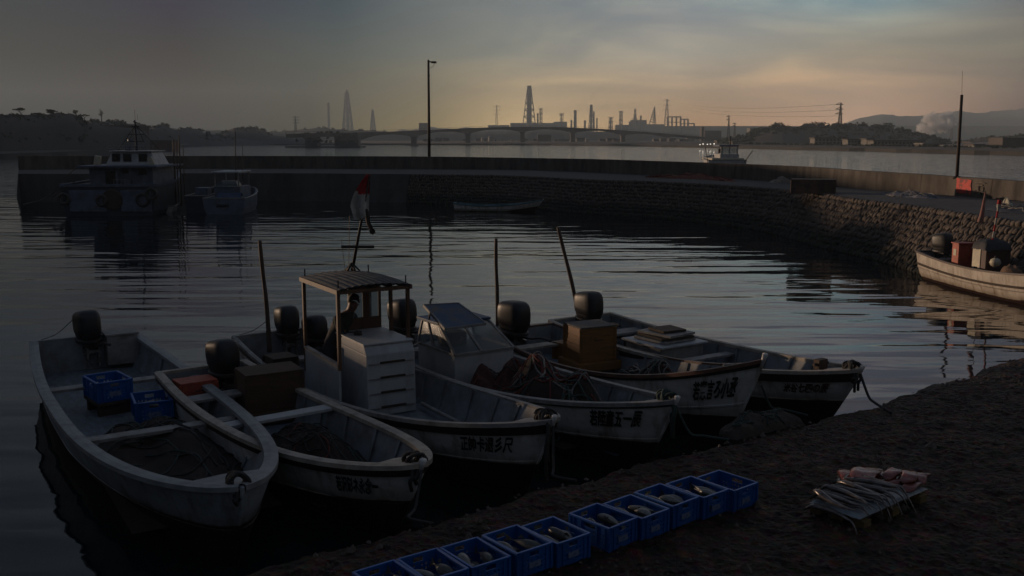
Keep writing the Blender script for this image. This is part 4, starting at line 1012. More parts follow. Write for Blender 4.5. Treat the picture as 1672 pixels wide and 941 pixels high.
def wooden_box(name, corners, z0, z1, label, m_=M_wood, lid=M_wood_grey, over=.02, planks=4, plinth=None, cat='box', group=None, dents=0):
    """corners: four world points (plan)"""
    c = sum((Vector(q_) for q_ in corners), Vector())/4; cs_ = [Vector((q_[0], q_[1], 0)) for q_ in corners]
    r = empty(name, (c.x, c.y, z0), 0, label, cat, group); cc = Vector((c.x, c.y, 0))
    def ring(z, k, d=0.): return [cc+(q_-cc)*k+(q_-cc).normalized()*d+Vector((0,0,z)) for q_ in cs_]
    g = MB(); nb = planks
    for k in range(nb):      # board courses, each a hair narrower than its gap
        a, b = lerp(z0, z1, k/nb)+(.003 if k else 0), lerp(z0, z1, (k+1)/nb)-.003
        j = .004*(k % 2); g.hexa(ring(a, 1, j)+ring(b, 1, j))
    g.hexa(ring(z0+.005, .985)+ring(z1-.004, .985))
    g.build('box_side', m_, r, world=True, bevel=.004)
    g = MB(); g.hexa(ring(z1, 1, over)+ring(z1+.03, 1, over)); g.build('lid', lid, r, world=True, bevel=.006)
    for i in range(4):
        g = MB(); g.beam(cs_[i]*1+Vector((0,0,z0)), cs_[i]+Vector((0,0,z1-.004)), .05, .05); g.build('corner_batten', m_, r, world=True)
    g = MB(); m0 = (cs_[1]+cs_[2])/2; t_ = (cs_[2]-cs_[1]).normalized(); nn = (m0-cc).normalized(); zz = lerp(z0, z1, .66)
    g.tube(smooth_path([m0+nn*.01-t_*.07+Vector((0,0,zz)), m0+nn*.05-t_*.06+Vector((0,0,zz)), m0+nn*.05+t_*.06+Vector((0,0,zz)), m0+nn*.01+t_*.07+Vector((0,0,zz))], 4), .009, 6); g.build('handle', M_metal_dk, r, world=True)
    if plinth:
        g = MB(); g.hexa(ring(z0-plinth, 1, .12)+ring(z0-.003, 1, .12)); g.build('base_tray', m_, r, world=True, bevel=.006)
    return r
def net_heap(name, boat, x0, x1, y0, y1, z0, hgt, label, m_, ropes, seed, cat='net', nr=20, group=None):
    """a mound of netting with loose lines over it, in boat coordinates"""
    q = random.Random(seed); c = boat.W((x0+x1)/2, (y0+y1)/2, z0); r = empty(name, c, boat.ang, label, cat, group)
    hx, hy = (x1-x0)/2, (y1-y0)/2; n = 40
    def hh(u, v):
        d = math.hypot(u, v); b = max(0, 1-d**2.2)**.55
        return hgt*b*(.75+.5*noise.noise((u*1.6+seed, v*1.6, 0)))+.05*b*noise.noise((u*6, v*6, seed))+.025*b*noise.noise((u*15, v*15, seed))
    rows = [[(hx*(2*i/n-1), hy*(2*j/n-1), hh(2*i/n-1, 2*j/n-1)) for j in range(n+1)] for i in range(n+1)]
    MB().grid(rows, flip=True).build('netting', m_, r, smooth=True)
    for ri, (rm, cnt, rad) in enumerate(ropes):
        g = MB()
        for _ in range(cnt):
            u, v, a = q.uniform(-.6, .6), q.uniform(-.6, .6), q.uniform(0, 6.3); pts = []; cv = q.uniform(-.9, .9)
            for k in range(q.randint(7, 16)):
                if math.hypot(u, v) > .93: a += 1.5
                pts.append((hx*u, hy*v, max(.02, hh(u, v))+rad*.6+q.uniform(0, .02)))
                a += cv*.5+q.uniform(-.45, .45); u += math.cos(a)*.13; v += math.sin(a)*.13*hx/hy*.6
                u = max(-.97, min(.97, u)); v = max(-.97, min(.97, v))
            g.tube(smooth_path(pts, 4), rad, 5)
        g.build('loose_line', rm, r, smooth=True)
    return r
def rope(name, pts, rad, m_, label, cat='mooring rope', sub=7, group=None):
    g = MB(); pts = smooth_path(pts, sub); g.tube(pts, rad, 7); o = g.build(name, m_, None, smooth=True); return tag(o, label, cat, group)
GB = 'open fishing boats moored bow to the quay'
bA = Boat((138,551),(395,797),.8,.68,1.0,2.3,.80,.4,3.0,.60,'long blunt bowed grey boat, leftmost moored, carrying blue fish crates', group=GB, rake=.5)
bB = Boat((330,600),(688,760),.8,.68,1.0,1.75,.85,.4,2.8,.65,'pale boat with tan gunwales carrying a brown wooden box', group=GB)
bC = Boat((455,542),(903,688),.85,.62,1.15,2.1,.85,.4,2.6,.65,'white fishing boat with a roofed white wheelhouse and a mast', group=GB)
bD = Boat((655,540),(1103,656),.8,.65,1.15,1.9,.85,.4,2.2,.70,'white fishing boat with a low windscreen cuddy and a heap of red rope', group=GB)
bE = Boat((848,535),(1245,590),.8,.68,1.4,1.85,.85,.4,2.3,.70,'white high bowed fishing boat holding an orange wooden box', group=GB)
bF = Boat((948,518),(1405,605),.8,.68,1.05,1.9,.85,.4,2.3,.70,'brown banded fishing boat at the right end of the moored row', group=GB)
bA.build(rail=mat('pale_grey_rail', (.24,.25,.26), .5, (.15,.155,.16), 4, bump=.1), rail_w=.16, deckz=.22, ribs=7, thwarts=[(.30,.24,.12,M_rail_grey),(.62,.22,.12,M_rail_grey)], paint=mat('blue_grey_boat_paint', (.26,.29,.32), .55, (.16,.175,.19), 2.2), foredeck=.93, white_tip=False, stem_h=-.02) #
bB.build(rail=M_rail_pale, rail_w=.13, deckz=.20, ribs=8, thwarts=[(.20,.34,.06,M_rail_grey),(.44,.24,.03,M_whiteB)], foredeck=.90, foredeck_m=M_rail_pale, band=(.90,.97,M_rail_dark))
bC.build(rail=M_rail_grey, rail_w=.08, deckz=.20, ribs=10, thwarts=[(.16,.3,.10,M_rail_grey)], band=(.885,.985,M_rail_dark), foredeck=.93)
bD.build(rail=M_rail_grey, rail_w=.10, deckz=.22, ribs=10, thwarts=[(.13,.3,.1,M_rail_grey)], band=(.955,.99,M_ink), foredeck=.92)
bE.build(rail=mat('red_brown_rail', (.13,.06,.04), .5, (.07,.035,.025), 6, bump=.1), rail_w=.06, deckz=.22, ribs=10, thwarts=[(.16,.28,.08,M_rail_pale)], band=(.945,.985,M_ink), foredeck=.94, stem_h=.10)
bF.build(rail=M_rail_pale, rail_w=.10, deckz=.20, ribs=10, thwarts=[(.14,.4,.12,M_rail_grey),(.50,.22,.14,M_rail_grey)], band=(.86,.985,M_rail_dark), foredeck=.91, foredeck_m=M_rail_pale)
# registration lettering brushed on each bow
bB.lettering('若沢彰ネ永念一', .862, .951, .70, .885)
bC.lettering('正帥卡退彡尺', .872, .963, .70, .875)
bD.lettering('若陸童五一辰', .86, .96, .74, .94)
bE.lettering('若憲言ろ小丞', .872, .972, .68, .90)
bF.lettering('米谷七四の辰', .862, .960, .715, .85, M_ink_red)
# outboards
outboard(bA, .12, .05, .74, 1.02, .15, .0)
outboard(bB, .45, .20, .74, 1.0, .1)
outboard(bC, .15, .12, .80, .98, -.1)
outboard(bC, .30, .62, .66, .85, .25, cowl=M_cowl_old)
outboard(bD, .12, -.02, .86, 1.02, .1)
outboard(bE, .36, -.36, .80, 1.08, .2, .12)
outboard(bF, .28, .0, .78, 1.05, .0, .05, cowl=M_cowl_old)
# ================================================================== wheelhouse of the cabin boat
rC = bC.root
ZR = 2.22
rc = [P(495,452,ZR), P(547,472,ZR), P(670,465,ZR), P(603,446,ZR)]      # stern port.., front corners of the roof
lc = [bC.local(p) for p in rc]
cen = sum(lc, Vector())/4
ax = ((lc[1]-lc[0])+(lc[2]-lc[3])).normalized(); ax.z = 0; ax.normalize(); ay = Vector((-ax.y, ax.x, 0))
hl = ((lc[1]-lc[0]).length+(lc[2]-lc[3]).length)/4; hw = ((lc[2]-lc[1]).length+(lc[3]-lc[0]).length)/4
def K(a, b, z): return Vector((cen.x, cen.y, 0))+ax*a*hl+ay*b*hw+Vector((0,0,z))     # a: -1 stern .. 1 bow, b: -1 .. 1
yawK = math.atan2(ax.y, ax.x)
g = MB()      # corrugated slightly cambered roof sheet
rows = []
for i in range(45):
    b = -1.08+2.16*i/44; rows.append([K(a, b, ZR+.05*(1-b*b)+(.012 if (i//2) % 2 else 0)+dz) for a, dz in ((-1.1,0),(-.4,.02),(.4,.02),(1.1,0))])
g.grid(rows); g.grid([[p-Vector((0,0,.025)) for p in r_] for r_ in rows], flip=True)
g.build('cabin_roof', M_roof, rC)
g = MB()
for b in (-1.04, 1.04): g.beam(K(-1.1,b,ZR-.035), K(1.1,b,ZR-.035), .05, .07)
for a in (-1.05, 1.05): g.beam(K(a,-1.0,ZR-.04), K(a,1.0,ZR-.04), .05, .06)
for b in (-.5, 0, .5): g.beam(K(-1.0,b,ZR-.02), K(1.0,b,ZR-.02), .03, .04)
g.build('roof_frame', M_post, rC)
for a, b, zb in ((-1,-1,.62),(1,-1,.95),(1,1,.62),(-1,1,.62),(.15,1.0,.62)):
    g = MB(); g.beam(K(a,b,zb), K(a,b,ZR-.06), .055, .055); g.build('cabin_post', M_post, rC, bevel=.006)
for a, b in ((-.97,-.97),(.97,-.97),(.97,.97),(-.97,.97)):
    g = MB(); g.tube([K(a,b,ZR), K(a,b,ZR+.14)], .012, 6); g.build('roof_pin', M_metal_dk, rC)
# console: white box with slatted front
zt = 1.33; zb_ = .22
c0, c1, c2, c3 = K(-.28,-.42,0), K(1.30,-.42,0), K(1.30,.98,0), K(-.28,.98,0)
def Z(p, z): return Vector((p.x, p.y, z))
g = MB(); cut = ax*.14
g.hexa([Z(c0,zb_),Z(c1,zb_)+ax*.05,Z(c2,zb_)+ax*.05,Z(c3,zb_), Z(c0,zt-.14),Z(c1,zt-.14)+ax*.02,Z(c2,zt-.14)+ax*.02,Z(c3,zt-.14)])
g.hexa([Z(c0,zt-.14),Z(c1,zt-.14)+ax*.02,Z(c2,zt-.14)+ax*.02,Z(c3,zt-.14), Z(c0,zt),Z(c1,zt)-cut*.5,Z(c2,zt)-cut*.5,Z(c3,zt)])
con = g.build('console', M_whiteB, rC, bevel=.01)
g = MB(); g.hexa([Z(c0,zt+.003)-ay*.02,Z(c1,zt+.003)-ay*.02-cut*.3,Z(c2,zt+.003)+ay*.02-cut*.3,Z(c3,zt+.003)+ay*.02, Z(c0,zt+.028)-ay*.02,Z(c1,zt+.028)-ay*.02-cut*.3,Z(c2,zt+.028)+ay*.02-cut*.3,Z(c3,zt+.028)+ay*.02]); g.build('console_top', M_whiteB, con, bevel=.006)
for k in range(4):
    z = zt-.27-k*.235; f0, f1 = Z(c1, z)+ax*(.035+k*.008), Z(c2, z)+ax*(.035+k*.008)
    g = MB(); g.beam(f0.lerp(f1,.27), f0.lerp(f1,.78), .03, .032); g.build('vent_slot', M_wood_dk, con)
    g = MB(); g.beam(f0.lerp(f1,.04)-Vector((0,0,.012)), f0.lerp(f1,.96)-Vector((0,0,.012)), .022, .010); g.build('board_seam', M_rail_grey, con)
g = MB(); d0 = K(-.05,-.42,.95)-ay*.012; g.box(d0, (.20,.02,.36), yawK); g.build('hatch_door', M_whiteB, con, bevel=.004)
g = MB(); d0 = K(-.05,-.42,1.12)-ay*.03; g.box(d0, (.14,.03,.03), yawK); g.build('hatch_hinge', M_metal_dk, con)
g = MB(); 
for a, b in ((-.1,-.2),(.15,.0),(.3,-.1)): g.box(K(a,b,zt+.05), (.10,.06,.05), yawK+a*3)
g.tube([K(-.15,-.3,zt+.04),K(.1,-.1,zt+.05),K(.35,.0,zt+.04)], .012, 6); g.build('console_fitting', M_metal_dk, con)
# white side panels
for b, a0, a1 in ((-1.0,-1.0,1.0),(1.0,-1.0,.6)):
    g = MB(); p0, p1 = K(a0,b,0), K(a1,b,0); s_ = ay*(.02 if b < 0 else -.02)
    g.hexa([Z(p0,.30)-s_,Z(p1,.30)-s_,Z(p1,.30)+s_,Z(p0,.30)+s_, Z(p0,1.02)-s_,Z(p1,1.0)-s_,Z(p1,1.0)+s_,Z(p0,1.02)+s_]); pn = g.build('side_panel', M_whiteB, rC, bevel=.006)
    g = MB(); g.beam(Z(p0,1.045), Z(p1,1.025), .07, .035); g.build('panel_cap', M_rail_grey, pn)
# timber bulkhead at the back of the console with a lit window opening
g = MB()
def pan(b0, b1, z0, z1, a=-.36, th=.03):
    p, q_ = K(a,b0,0), K(a,b1,0); d = ax*th
    g.hexa([Z(p,z0),Z(p,z0)+d,Z(q_,z0)+d,Z(q_,z0),Z(p,z1),Z(p,z1)+d,Z(q_,z1)+d,Z(q_,z1)])
pan(.0,.98,.4,1.55); pan(.0,.98,1.98,2.16); pan(-.02,.06,1.55,1.98); pan(.42,.62,1.55,1.98); pan(.90,.98,1.55,1.98)
g.build('bulkhead', M_post, rC)
g = MB(); p, q_ = K(-.33,.06,0), K(-.33,.42,0); g.hexa([Z(p,1.55),Z(p,1.55)+ax*.008,Z(q_,1.55)+ax*.008,Z(q_,1.55),Z(p,1.98),Z(p,1.98)+ax*.008,Z(q_,1.98)+ax*.008,Z(q_,1.98)])
p, q_ = K(-.33,.62,0), K(-.33,.90,0); g.hexa([Z(p,1.55),Z(p,1.55)+ax*.008,Z(q_,1.55)+ax*.008,Z(q_,1.55),Z(p,1.98),Z(p,1.98)+ax*.008,Z(q_,1.98)+ax*.008,Z(q_,1.98)])
g.build('bulkhead_window', M_glass, rC)
# mast
mb = P(575,443,ZR+.04); mt = mb+Vector((.34,-.05,1.62)); mb_l, mt_l = bC.local(mb), bC.local(mt)
g = MB(); g.tube([mb_l, mb_l.lerp(mt_l,.5), mt_l], lambda k: .030-.014*k, 8)
for k in range(5):
    a = k*1.26; g.beam(mb_l+Vector((math.cos(a)*.13,math.sin(a)*.13,0)), mb_l+Vector((0,0,.14)), .03, .03)
ms = g.build('mast', M_metal_dk, rC, smooth=True)
g = MB(); c_ = mb_l.lerp(mt_l, .26); xw = Vector((math.cos(-bC.ang), math.sin(-bC.ang), 0)); g.tube([c_-xw*.26, c_+xw*.30], .026, 8); g.build('crossbar', M_metal_dk, ms)
g = MB(); g.tube([mb_l-xw*.06, mb_l-xw*.02+Vector((0,0,.95))], .006, 5); g.tube([mb_l-xw*.12, mb_l-xw*.17+Vector((0,0,.55))], .005, 5); g.build('whip_aerial', M_metal_dk, ms)
# flag hanging from the mast
fl = empty('boat_flag', mt, 0, 'red over white cloth flag hanging limp from the wheelhouse mast', 'flag')
g = MB(); rows = []
for i in range(25):
    k = i/24; row = []; wd = .03+.24*math.sin(min(1, k*1.35)*math.pi/2)*(1-.35*max(0, k-.7)/.3)
    for j in range(11):
        u = j/10; c_ = mt+Vector((-.02,0,.02-k*.72))
        x = lerp(.035, -wd, u)-.06*k
        row.append((c_.x+x, c_.y+.05*math.sin(u*9+k*2)*(.3+k)+.02*math.sin(u*21), c_.z-.05*u*k+.02*math.sin(u*8)))
    rows.append(row)
g.grid(rows, lambda i, j: 0 if i < 11-(j*.25) else 1); g.build('flag_cloth', [M_flag_r, M_flag_w], fl, world=True, smooth=True)
g = MB(); rows = []
for i in range(15):
    k = i/14; c_ = mt+Vector((-.10+.13*k, .01, -.56-.42*k)); wd = .10*(1-.55*k)+(.05 if i > 11 else 0)
    rows.append([(c_.x+wd*(u-.5)+.012*math.sin(k*9), c_.y+.03*math.sin(u*7+k*4), c_.z+.02*math.sin(u*9+k*7)) for u in (0,.2,.4,.6,.8,1.)])
g.grid(rows); g.build('frayed_tail', M_flag_b, fl, world=True, smooth=True)
# tarpaulin and net on the foredeck of C, planks
net_heap('heaped_net', bC, 5.1, 6.5, -.45, .35, .20, .16, 'flat dark blue net lying on the foredeck of the wheelhouse boat', M_net_blue, [(M_rope_g, 3, .012)], 4, 'net')
g = MB(); g.tube([bC.W(4.3,.66,.30), bC.W(5.7,.50,.34)], .03, 7); tag(g.build('spare_spar', M_rail_grey, None, smooth=True), 'pale spar lying along the inside of the wheelhouse boat', 'spar')
# ================================================================== a person bent over in the wheelhouse
def person():
    hx, hy = K(-.62,-.35,0).x, K(-.62,-.35,0).y
    base = bC.W(hx, hy, .24)
    r = empty('person', base, 0, 'person in dark jacket and brown trousers bending forward in the wheelhouse', 'person')
    # figure faces screen right and a little forward
    f = Vector((.86, -.5, 0)).normalized(); l = Vector((-f.y, f.x, 0))
    def J(a, b, z): return f*a+l*b+Vector((0,0,z))
    V = [J(0,0,.86), J(.06,0,1.02), J(.18,0,1.20), J(.28,0,1.36), J(.36,0,1.44), J(.43,0,1.52), J(.47,0,1.63),     # pelvis .. head
         J(-.02,.10,.80), J(.07,.13,.45), J(-.03,.14,.06), J(.12,.16,.03),      # left leg
         J(-.02,-.10,.80), J(.10,-.12,.45), J(.0,-.13,.06), J(.15,-.14,.03),    # right leg
         J(.26,.20,1.34), J(.36,.26,1.08), J(.56,.20,.98), J(.64,.18,.97),
         J(.26,-.20,1.34), J(.40,-.25,1.10), J(.60,-.17,1.02), J(.68,-.15,1.01)]
    E_ = [(0,1),(1,2),(2,3),(3,4),(4,5),(5,6),(0,7),(7,8),(8,9),(9,10),(0,11),(11,12),(12,13),(13,14),(3,15),(15,16),(16,17),(17,18),(3,19),(19,20),(20,21),(21,22)]
    rad = [.145,.15,.165,.15,.062,.085,.098,.10,.072,.052,.045,.10,.072,.052,.045,.078,.058,.042,.040,.078,.058,.042,.040]
    for h, sg in ((18, 1), (22, -1)):
        o_ = V[h]; p_ = V[h-1]; d = (o_-p_).normalized()
        for k in range(4):
            a = o_+l*(.026*(k-1.5))+d*.045; b_ = a+d*.035-Vector((0,0,.016)); c_ = b_+d*.02-Vector((0,0,.03)); i = len(V)
            V += [a, b_, c_]; E_ += [(h, i), (i, i+1), (i+1, i+2)]; rad += [.011, .0095, .008]
        a = o_-l*sg*.045+d*.01; b_ = a+d*.035-l*sg*.01; i = len(V); V += [a, b_]; E_ += [(h, i), (i, i+1)]; rad += [.012, .010]
    me = bpy.data.meshes.new('body'); me.from_pydata([tuple(v) for v in V], E_, []); o = bpy.data.objects.new('body', me); COL.objects.link(o)
    sk = o.modifiers.new('s', 'SKIN'); 
    lay = me.skin_vertices[0].data if me.skin_vertices else None
    if lay is None:
        bm = bmesh.new(); bm.from_mesh(me); bm.verts.layers.skin.verify(); bm.to_mesh(me); bm.free(); lay = me.skin_vertices[0].data
    for i, rd in enumerate(rad): lay[i].radius = (rd, rd)
    lay[0].use_root = True
    sb = o.modifiers.new('b', 'SUBSURF'); sb.levels = 2; sb.render_levels = 2
    bpy.context.view_layer.update()
    m2 = bpy.data.meshes.new_from_object(o.evaluated_get(bpy.context.evaluated_depsgraph_get())); bpy.data.objects.remove(o)
    m2.name = 'body'; m2.materials.clear()
    for m_ in (M_jacket, M_trouser, M_skin, M_engine): m2.materials.append(m_)
    neck = V[4]
    for p in m2.polygons:
        c = p.center; p.use_smooth = True
        hand = min((c-V[18]).length, (c-V[22]).length) < .13 and (c-V[16]).length > .2
        p.material_index = 2 if (c.z > 1.44 or hand) else (3 if c.z < .10 else (1 if c.z < .84 and (c-V[17]).length > .12 else 0))
    ob = bpy.data.objects.new('body', m2); COL.objects.link(ob); ob.parent = r
    hd = V[6]; 
    g = MB()      # face: nose, brow, ears, mouth
    g.hexa([hd+f*.085+l*.018+Vector((0,0,-.02)), hd+f*.085-l*.018+Vector((0,0,-.02)), hd+f*.12-l*.012+Vector((0,0,-.022)), hd+f*.12+l*.012+Vector((0,0,-.022)), hd+f*.085+l*.01+Vector((0,0,.03)), hd+f*.085-l*.01+Vector((0,0,.03)), hd+f*.098-l*.006+Vector((0,0,.03)), hd+f*.098+l*.006+Vector((0,0,.03))])
    for s_ in (1, -1): g.lathe([(.004,-.03),(.02,0),(.004,.03)], 8, hd+l*s_*.093-f*.005, sx=.8, sy=.5)
    g.build('nose_and_ears', M_skin, r, smooth=True)
    g = MB()
    for s_ in (1, -1): g.box(hd+f*.089+l*s_*.034+Vector((0,0,.022)), (.014,.022,.010), math.atan2(f.y, f.x))
    g.box(hd+f*.088+Vector((0,0,-.052)), (.012,.045,.007), math.atan2(f.y, f.x)); g.build('eyes_and_mouth', M_hair, r)
    g = MB(); rows = []
    for i in range(9):
        th = i/8*1.75; row = []
        for k in range(18):
            an = 2*math.pi*k/18; fr = math.cos(an); thk = min(th, 1.05 if fr > .35 else th)
            d = f*math.cos(an)*math.sin(thk)+l*math.sin(an)*math.sin(thk)+Vector((0,0,math.cos(thk)))
            row.append(hd-f*.006+d*.112+Vector((0,0,.012)))
        rows.append(row)
    g.grid(rows, close=True); g.build('hair', M_hair, r, smooth=True)
    # apron / jacket hem
    g = MB(); rows = []
    for i in range(6):
        k = i/5; c_ = V[0].lerp(J(.0,0,.60), k)
        rows.append([c_+f*math.cos(a)*(.165+.02*k)+l*math.sin(a)*(.20+.02*k)+Vector((0,0,.01*math.sin(a*5+k*3))) for a in [2*math.pi*q_/20 for q_ in range(20)]])
    g.grid(rows, close=True); g.build('jacket_hem', M_jacket, r, smooth=True)
person()
# ================================================================== cuddy of the windscreen boat
rD = bD.root
def DL(px, py, z): return bD.local(P(px, py, z))
cx0, cx1 = 1.75, 3.05; yl, yr = -.55, .62
g = MB(); zb_, zm_ = .22, .92
g.hexa([(cx0,yl,zb_),(cx1,yl,zb_),(cx1,yr,zb_),(cx0,yr,zb_),(cx0,yl,zm_),(cx1,yl,zm_),(cx1,yr,zm_),(cx0,yr,zm_)])
cud = g.build('cuddy', M_whiteB, rD, bevel=.012)
zt2 = 1.34; wx0, wx1 = 1.75, 2.35; yi = .10
def fr(p, q_, w=.045): 
    g = MB(); g.beam(p, q_, w, w); g.build('window_frame', M_rail_grey, cud, bevel=.004)
A1, A2 = Vector((cx1,yl,zm_+.02)), Vector((cx1,yr,zm_+.02)); B1, B2 = Vector((wx1,yl+yi,zt2)), Vector((wx1,yr-yi,zt2))
C1, C2 = Vector((cx0,yl,zm_+.02)), Vector((cx0,yr,zm_+.02)); D1, D2 = Vector((wx0,yl+yi,zt2)), Vector((wx0,yr-yi,zt2))
for p, q_ in ((A1,A2),(A1,B1),(A2,B2),(B1,B2),(C1,A1),(C2,A2),(D1,B1),(D2,B2),(C1,D1),(C2,D2),(A1.lerp(A2,.45),B1.lerp(B2,.45)),(C1.lerp(A1,.45),D1.lerp(B1,.35))): fr(p, q_)
def pane(name, q4, m_):
    g = MB(); q4 = [Vector(a) for a in q4]; nn = (q4[1]-q4[0]).cross(q4[2]-q4[0]).normalized()*.006; g.hexa([a-nn for a in q4]+[a+nn for a in q4]); g.build(name, m_, cud)
pane('windscreen', [A1,A2,B2,B1], M_glass); pane('side_window', [C1,A1,B1,D1], M_glass); pane('side_window', [C2,A2,B2,D2], M_glass)
g = MB(); g.box(((wx0+wx1)/2-.05,0+.035,zt2+.02), (wx1-wx0+.2, yr-yl-.1, .04)); g.build('cuddy_roof', M_blue_tarp, cud, bevel=.008)
g = MB(); g.box((2.2,-.1,1.02), (.3,.4,.28)); g.build('inner_locker', M_wood_or, cud)
# hatch lid propped open above the roof
lp = [DL(727,538,1.42), DL(793,529,1.42), DL(748,496,1.72), DL(692,499,1.72)]
g = MB(); q4 = [Vector(a) for a in lp]; nn = (q4[1]-q4[0]).cross(q4[3]-q4[0]).normalized()*.016; g.hexa([a-nn for a in q4]+[a+nn for a in q4]); lid = g.build('hatch_lid', mat('stained_dark_panel', (.055,.085,.14), .4, (.13,.10,.075), 5, (1,1,1), .5, .68, .1), rD, bevel=.006)
g = MB()
for a, b in ((0,1),(1,2),(2,3),(3,0)): g.beam(q4[a], q4[b], .03, .045)
g.build('lid_frame', M_rail_grey, lid)
g = MB(); g.beam(q4[3].lerp(q4[0],.3), Vector((wx0+.05, yl+.2, zt2)), .025, .025); g.beam(q4[2].lerp(q4[1],.3), Vector((wx0+.1, yr-.2, zt2)), .025, .025); g.build('lid_strut', M_metal_dk, lid)
# nets and rope in D
net_heap('net_heap', bD, 3.05, 4.4, -.64, .58, .22, .74, 'dark red brown net in front of the cuddy', M_net_red, [(M_rope_r, 5, .012),(M_rope_dk, 4, .012)], 11)
net_heap('rope_heap', bD, 3.7, 6.3, -.68, .62, .22, 1.0, 'big tangle of red and grey rope filling the windscreen boat', M_net_dk, [(M_rope_r, 22, .014),(M_rope_gr, 10, .016),(M_rope_g, 7, .016),(M_rope_w, 2, .016)], 12, 'rope heap')
net_heap('heaped_net', bD, 6.2, 6.95, -.3, .3, .24, .22, 'small blue cloth and net bundle in the bow of the windscreen boat', M_net_blue, [(M_rope_w, 3, .012),(M_rope_r, 2, .012)], 13)
# B: brown box, net
bx = [P(390,600,.98), P(405,614,.98), P(489,605,.98), P(470,590,.98)]
bb = bB.local(P(440,605,.98))
def boatbox(b, x, y, lx, ly, rot=0.):
    c_, s_ = math.cos(rot), math.sin(rot)
    return [b.W(x+u*c_-v*s_, y+u*s_+v*c_, 0) for u, v in ((-lx/2,-ly/2),(lx/2,-ly/2),(lx/2,ly/2),(-lx/2,ly/2))]
wooden_box('wooden_box', boatbox(bB, bb.x-.02, bb.y, .62, .86, -.12), .42, .98, 'brown wooden lidded box on the second boat from the left', M_wood, M_wood, plinth=.18)
net_heap('net_heap', bB, 2.7, 5.4, -.55, .60, .20, .56, 'brown green net piled in the bow of the boat with tan gunwales', M_net_dk, [(M_rope_dk, 14, .010),(M_rope_gr, 4, .010),(M_rope_r, 2, .010)], 21)
e_ = bE.local(P(963,545,.75))
eb = bE.local(P(963,531,1.12))
wooden_box('wooden_box', boatbox(bE, eb.x, eb.y, .62, .72, -.10), .50, 1.12, 'orange wooden box with grey lid amidships on the high bowed boat', M_wood_or, M_wood_grey, plinth=.16)
g_ = [bE.W(eb.x-.55, eb.y-.22, 0)]
wooden_box('wooden_box', boatbox(bE, eb.x-.72, eb.y-.05, .30, .34, .2), .36, .66, 'small reddish wooden box behind the large orange one', M_wood_or, M_wood_or)
net_heap('rope_heap', bE, 3.2, 5.2, -.62, .56, .22, .78, 'heap of grey and green rope with red net in the high bowed boat', M_net_dk, [(M_rope_g, 16, .015),(M_rope_gr, 10, .014),(M_rope_w, 4, .016),(M_rope_r, 6, .011)], 31, 'rope heap')
g = MB(); g.tube(smooth_path([bE.W(5.75,-.05,1.12), bE.W(5.82,.05,1.20), bE.W(5.92,0,1.16), bE.W(5.85,-.08,1.21), bE.W(5.95,.05,1.22)], 6), .020, 6); tag(g.build('rope_knot', M_rope_w, None, smooth=True), 'small pale rope knot on the tip of the high bow', 'rope')
# C stern box, D-C items
cb = bC.local(P(470,585,.75))
wooden_box('wooden_box', boatbox(bC, cb.x+.05, cb.y-.15, .45, .42, .0), .30, .80, 'dark crate at the stern of the wheelhouse boat', M_wood_dk, M_wood_dk)
net_heap('heaped_net', bC, cb.x-.9, cb.x-.1, cb.y-.35, cb.y+.05, .45, .25, 'dark bundled net beside the stern pole of the wheelhouse boat', M_net_blue, [(M_rope_dk, 4, .012)], 41)
ab = bB.local(P(318,617,.8))
wooden_box('wooden_box', boatbox(bB, ab.x, ab.y, .40, .55, .0), .45, .75, 'small red brown box at the stern of the boat with tan gunwales', M_red_box, M_red_box)
# F: raised hatch with stacked lids, loose planks
fh = bF.local(P(1085,552,.78))
r = empty('deck_hatch', bF.W(fh.x, fh.y, .2), bF.ang, 'grey hatch box with stacked worn lids on the brown banded boat', 'hatch box')
g = MB(); g.box((0,0,.26), (1.00,1.05,.50)); g.build('coaming', M_rail_grey, r, bevel=.012)
g = MB(); g.box((0,0,.535), (1.14,1.16,.035)); g.build('ledge', M_whiteB, r, bevel=.006)
for k, (sx_, sy_, rz, m_) in enumerate(((.84,.80,.05,M_rail_grey),(.80,.74,-.06,M_wood_dk),(.82,.70,.12,M_rail_grey),(.5,.52,-.1,M_wood_dk))):
    g = MB(); g.box((.0,.02*k,.585+.052*k), (sx_,sy_,.045), rz); g.build('hatch_lid', m_, r, bevel=.006)
for k, (x, y, rz, ln, m_, lb) in enumerate(((.9,.25,.1,1.1,M_rail_grey,'pale plank lying near the stern of the brown banded boat'),(1.5,.6,-.05,.9,M_blue_tarp,'bluish plank beside the hatch of the brown banded boat'))):
    r = empty('loose_plank', bF.W(x, y, .5), bF.ang+rz, lb, 'plank'); g = MB(); g.box((0,0,.0), (ln,.22,.04)); g.build('board', m_, r, bevel=.005); g = MB(); g.box((-ln*.3,0,-.14), (.06,.2,.24)); g.box((ln*.3,0,-.14), (.06,.2,.24)); g.build('batten', M_wood_dk, r)
net_heap('heaped_net', bF, 3.9, 4.9, -.3, .5, .2, .22, 'dark net with a pale corner in the bow well of the brown banded boat', M_net_dk, [(M_rope_g, 3, .012),(M_rope_r, 2, .012)], 51)
r = empty('mooring_post', bF.W(6.15, .10, .86), bF.ang, 'short reddish wooden mooring post near the bow of the brown banded boat', 'post'); g = MB(); g.box((0,0,.08), (.12,.20,.24)); g.build('block', M_pole, r, bevel=.01); g = MB(); g.tube([(0,-.17,.12),(0,.17,.12)], .025, 7); g.build('pin', M_metal_dk, r)
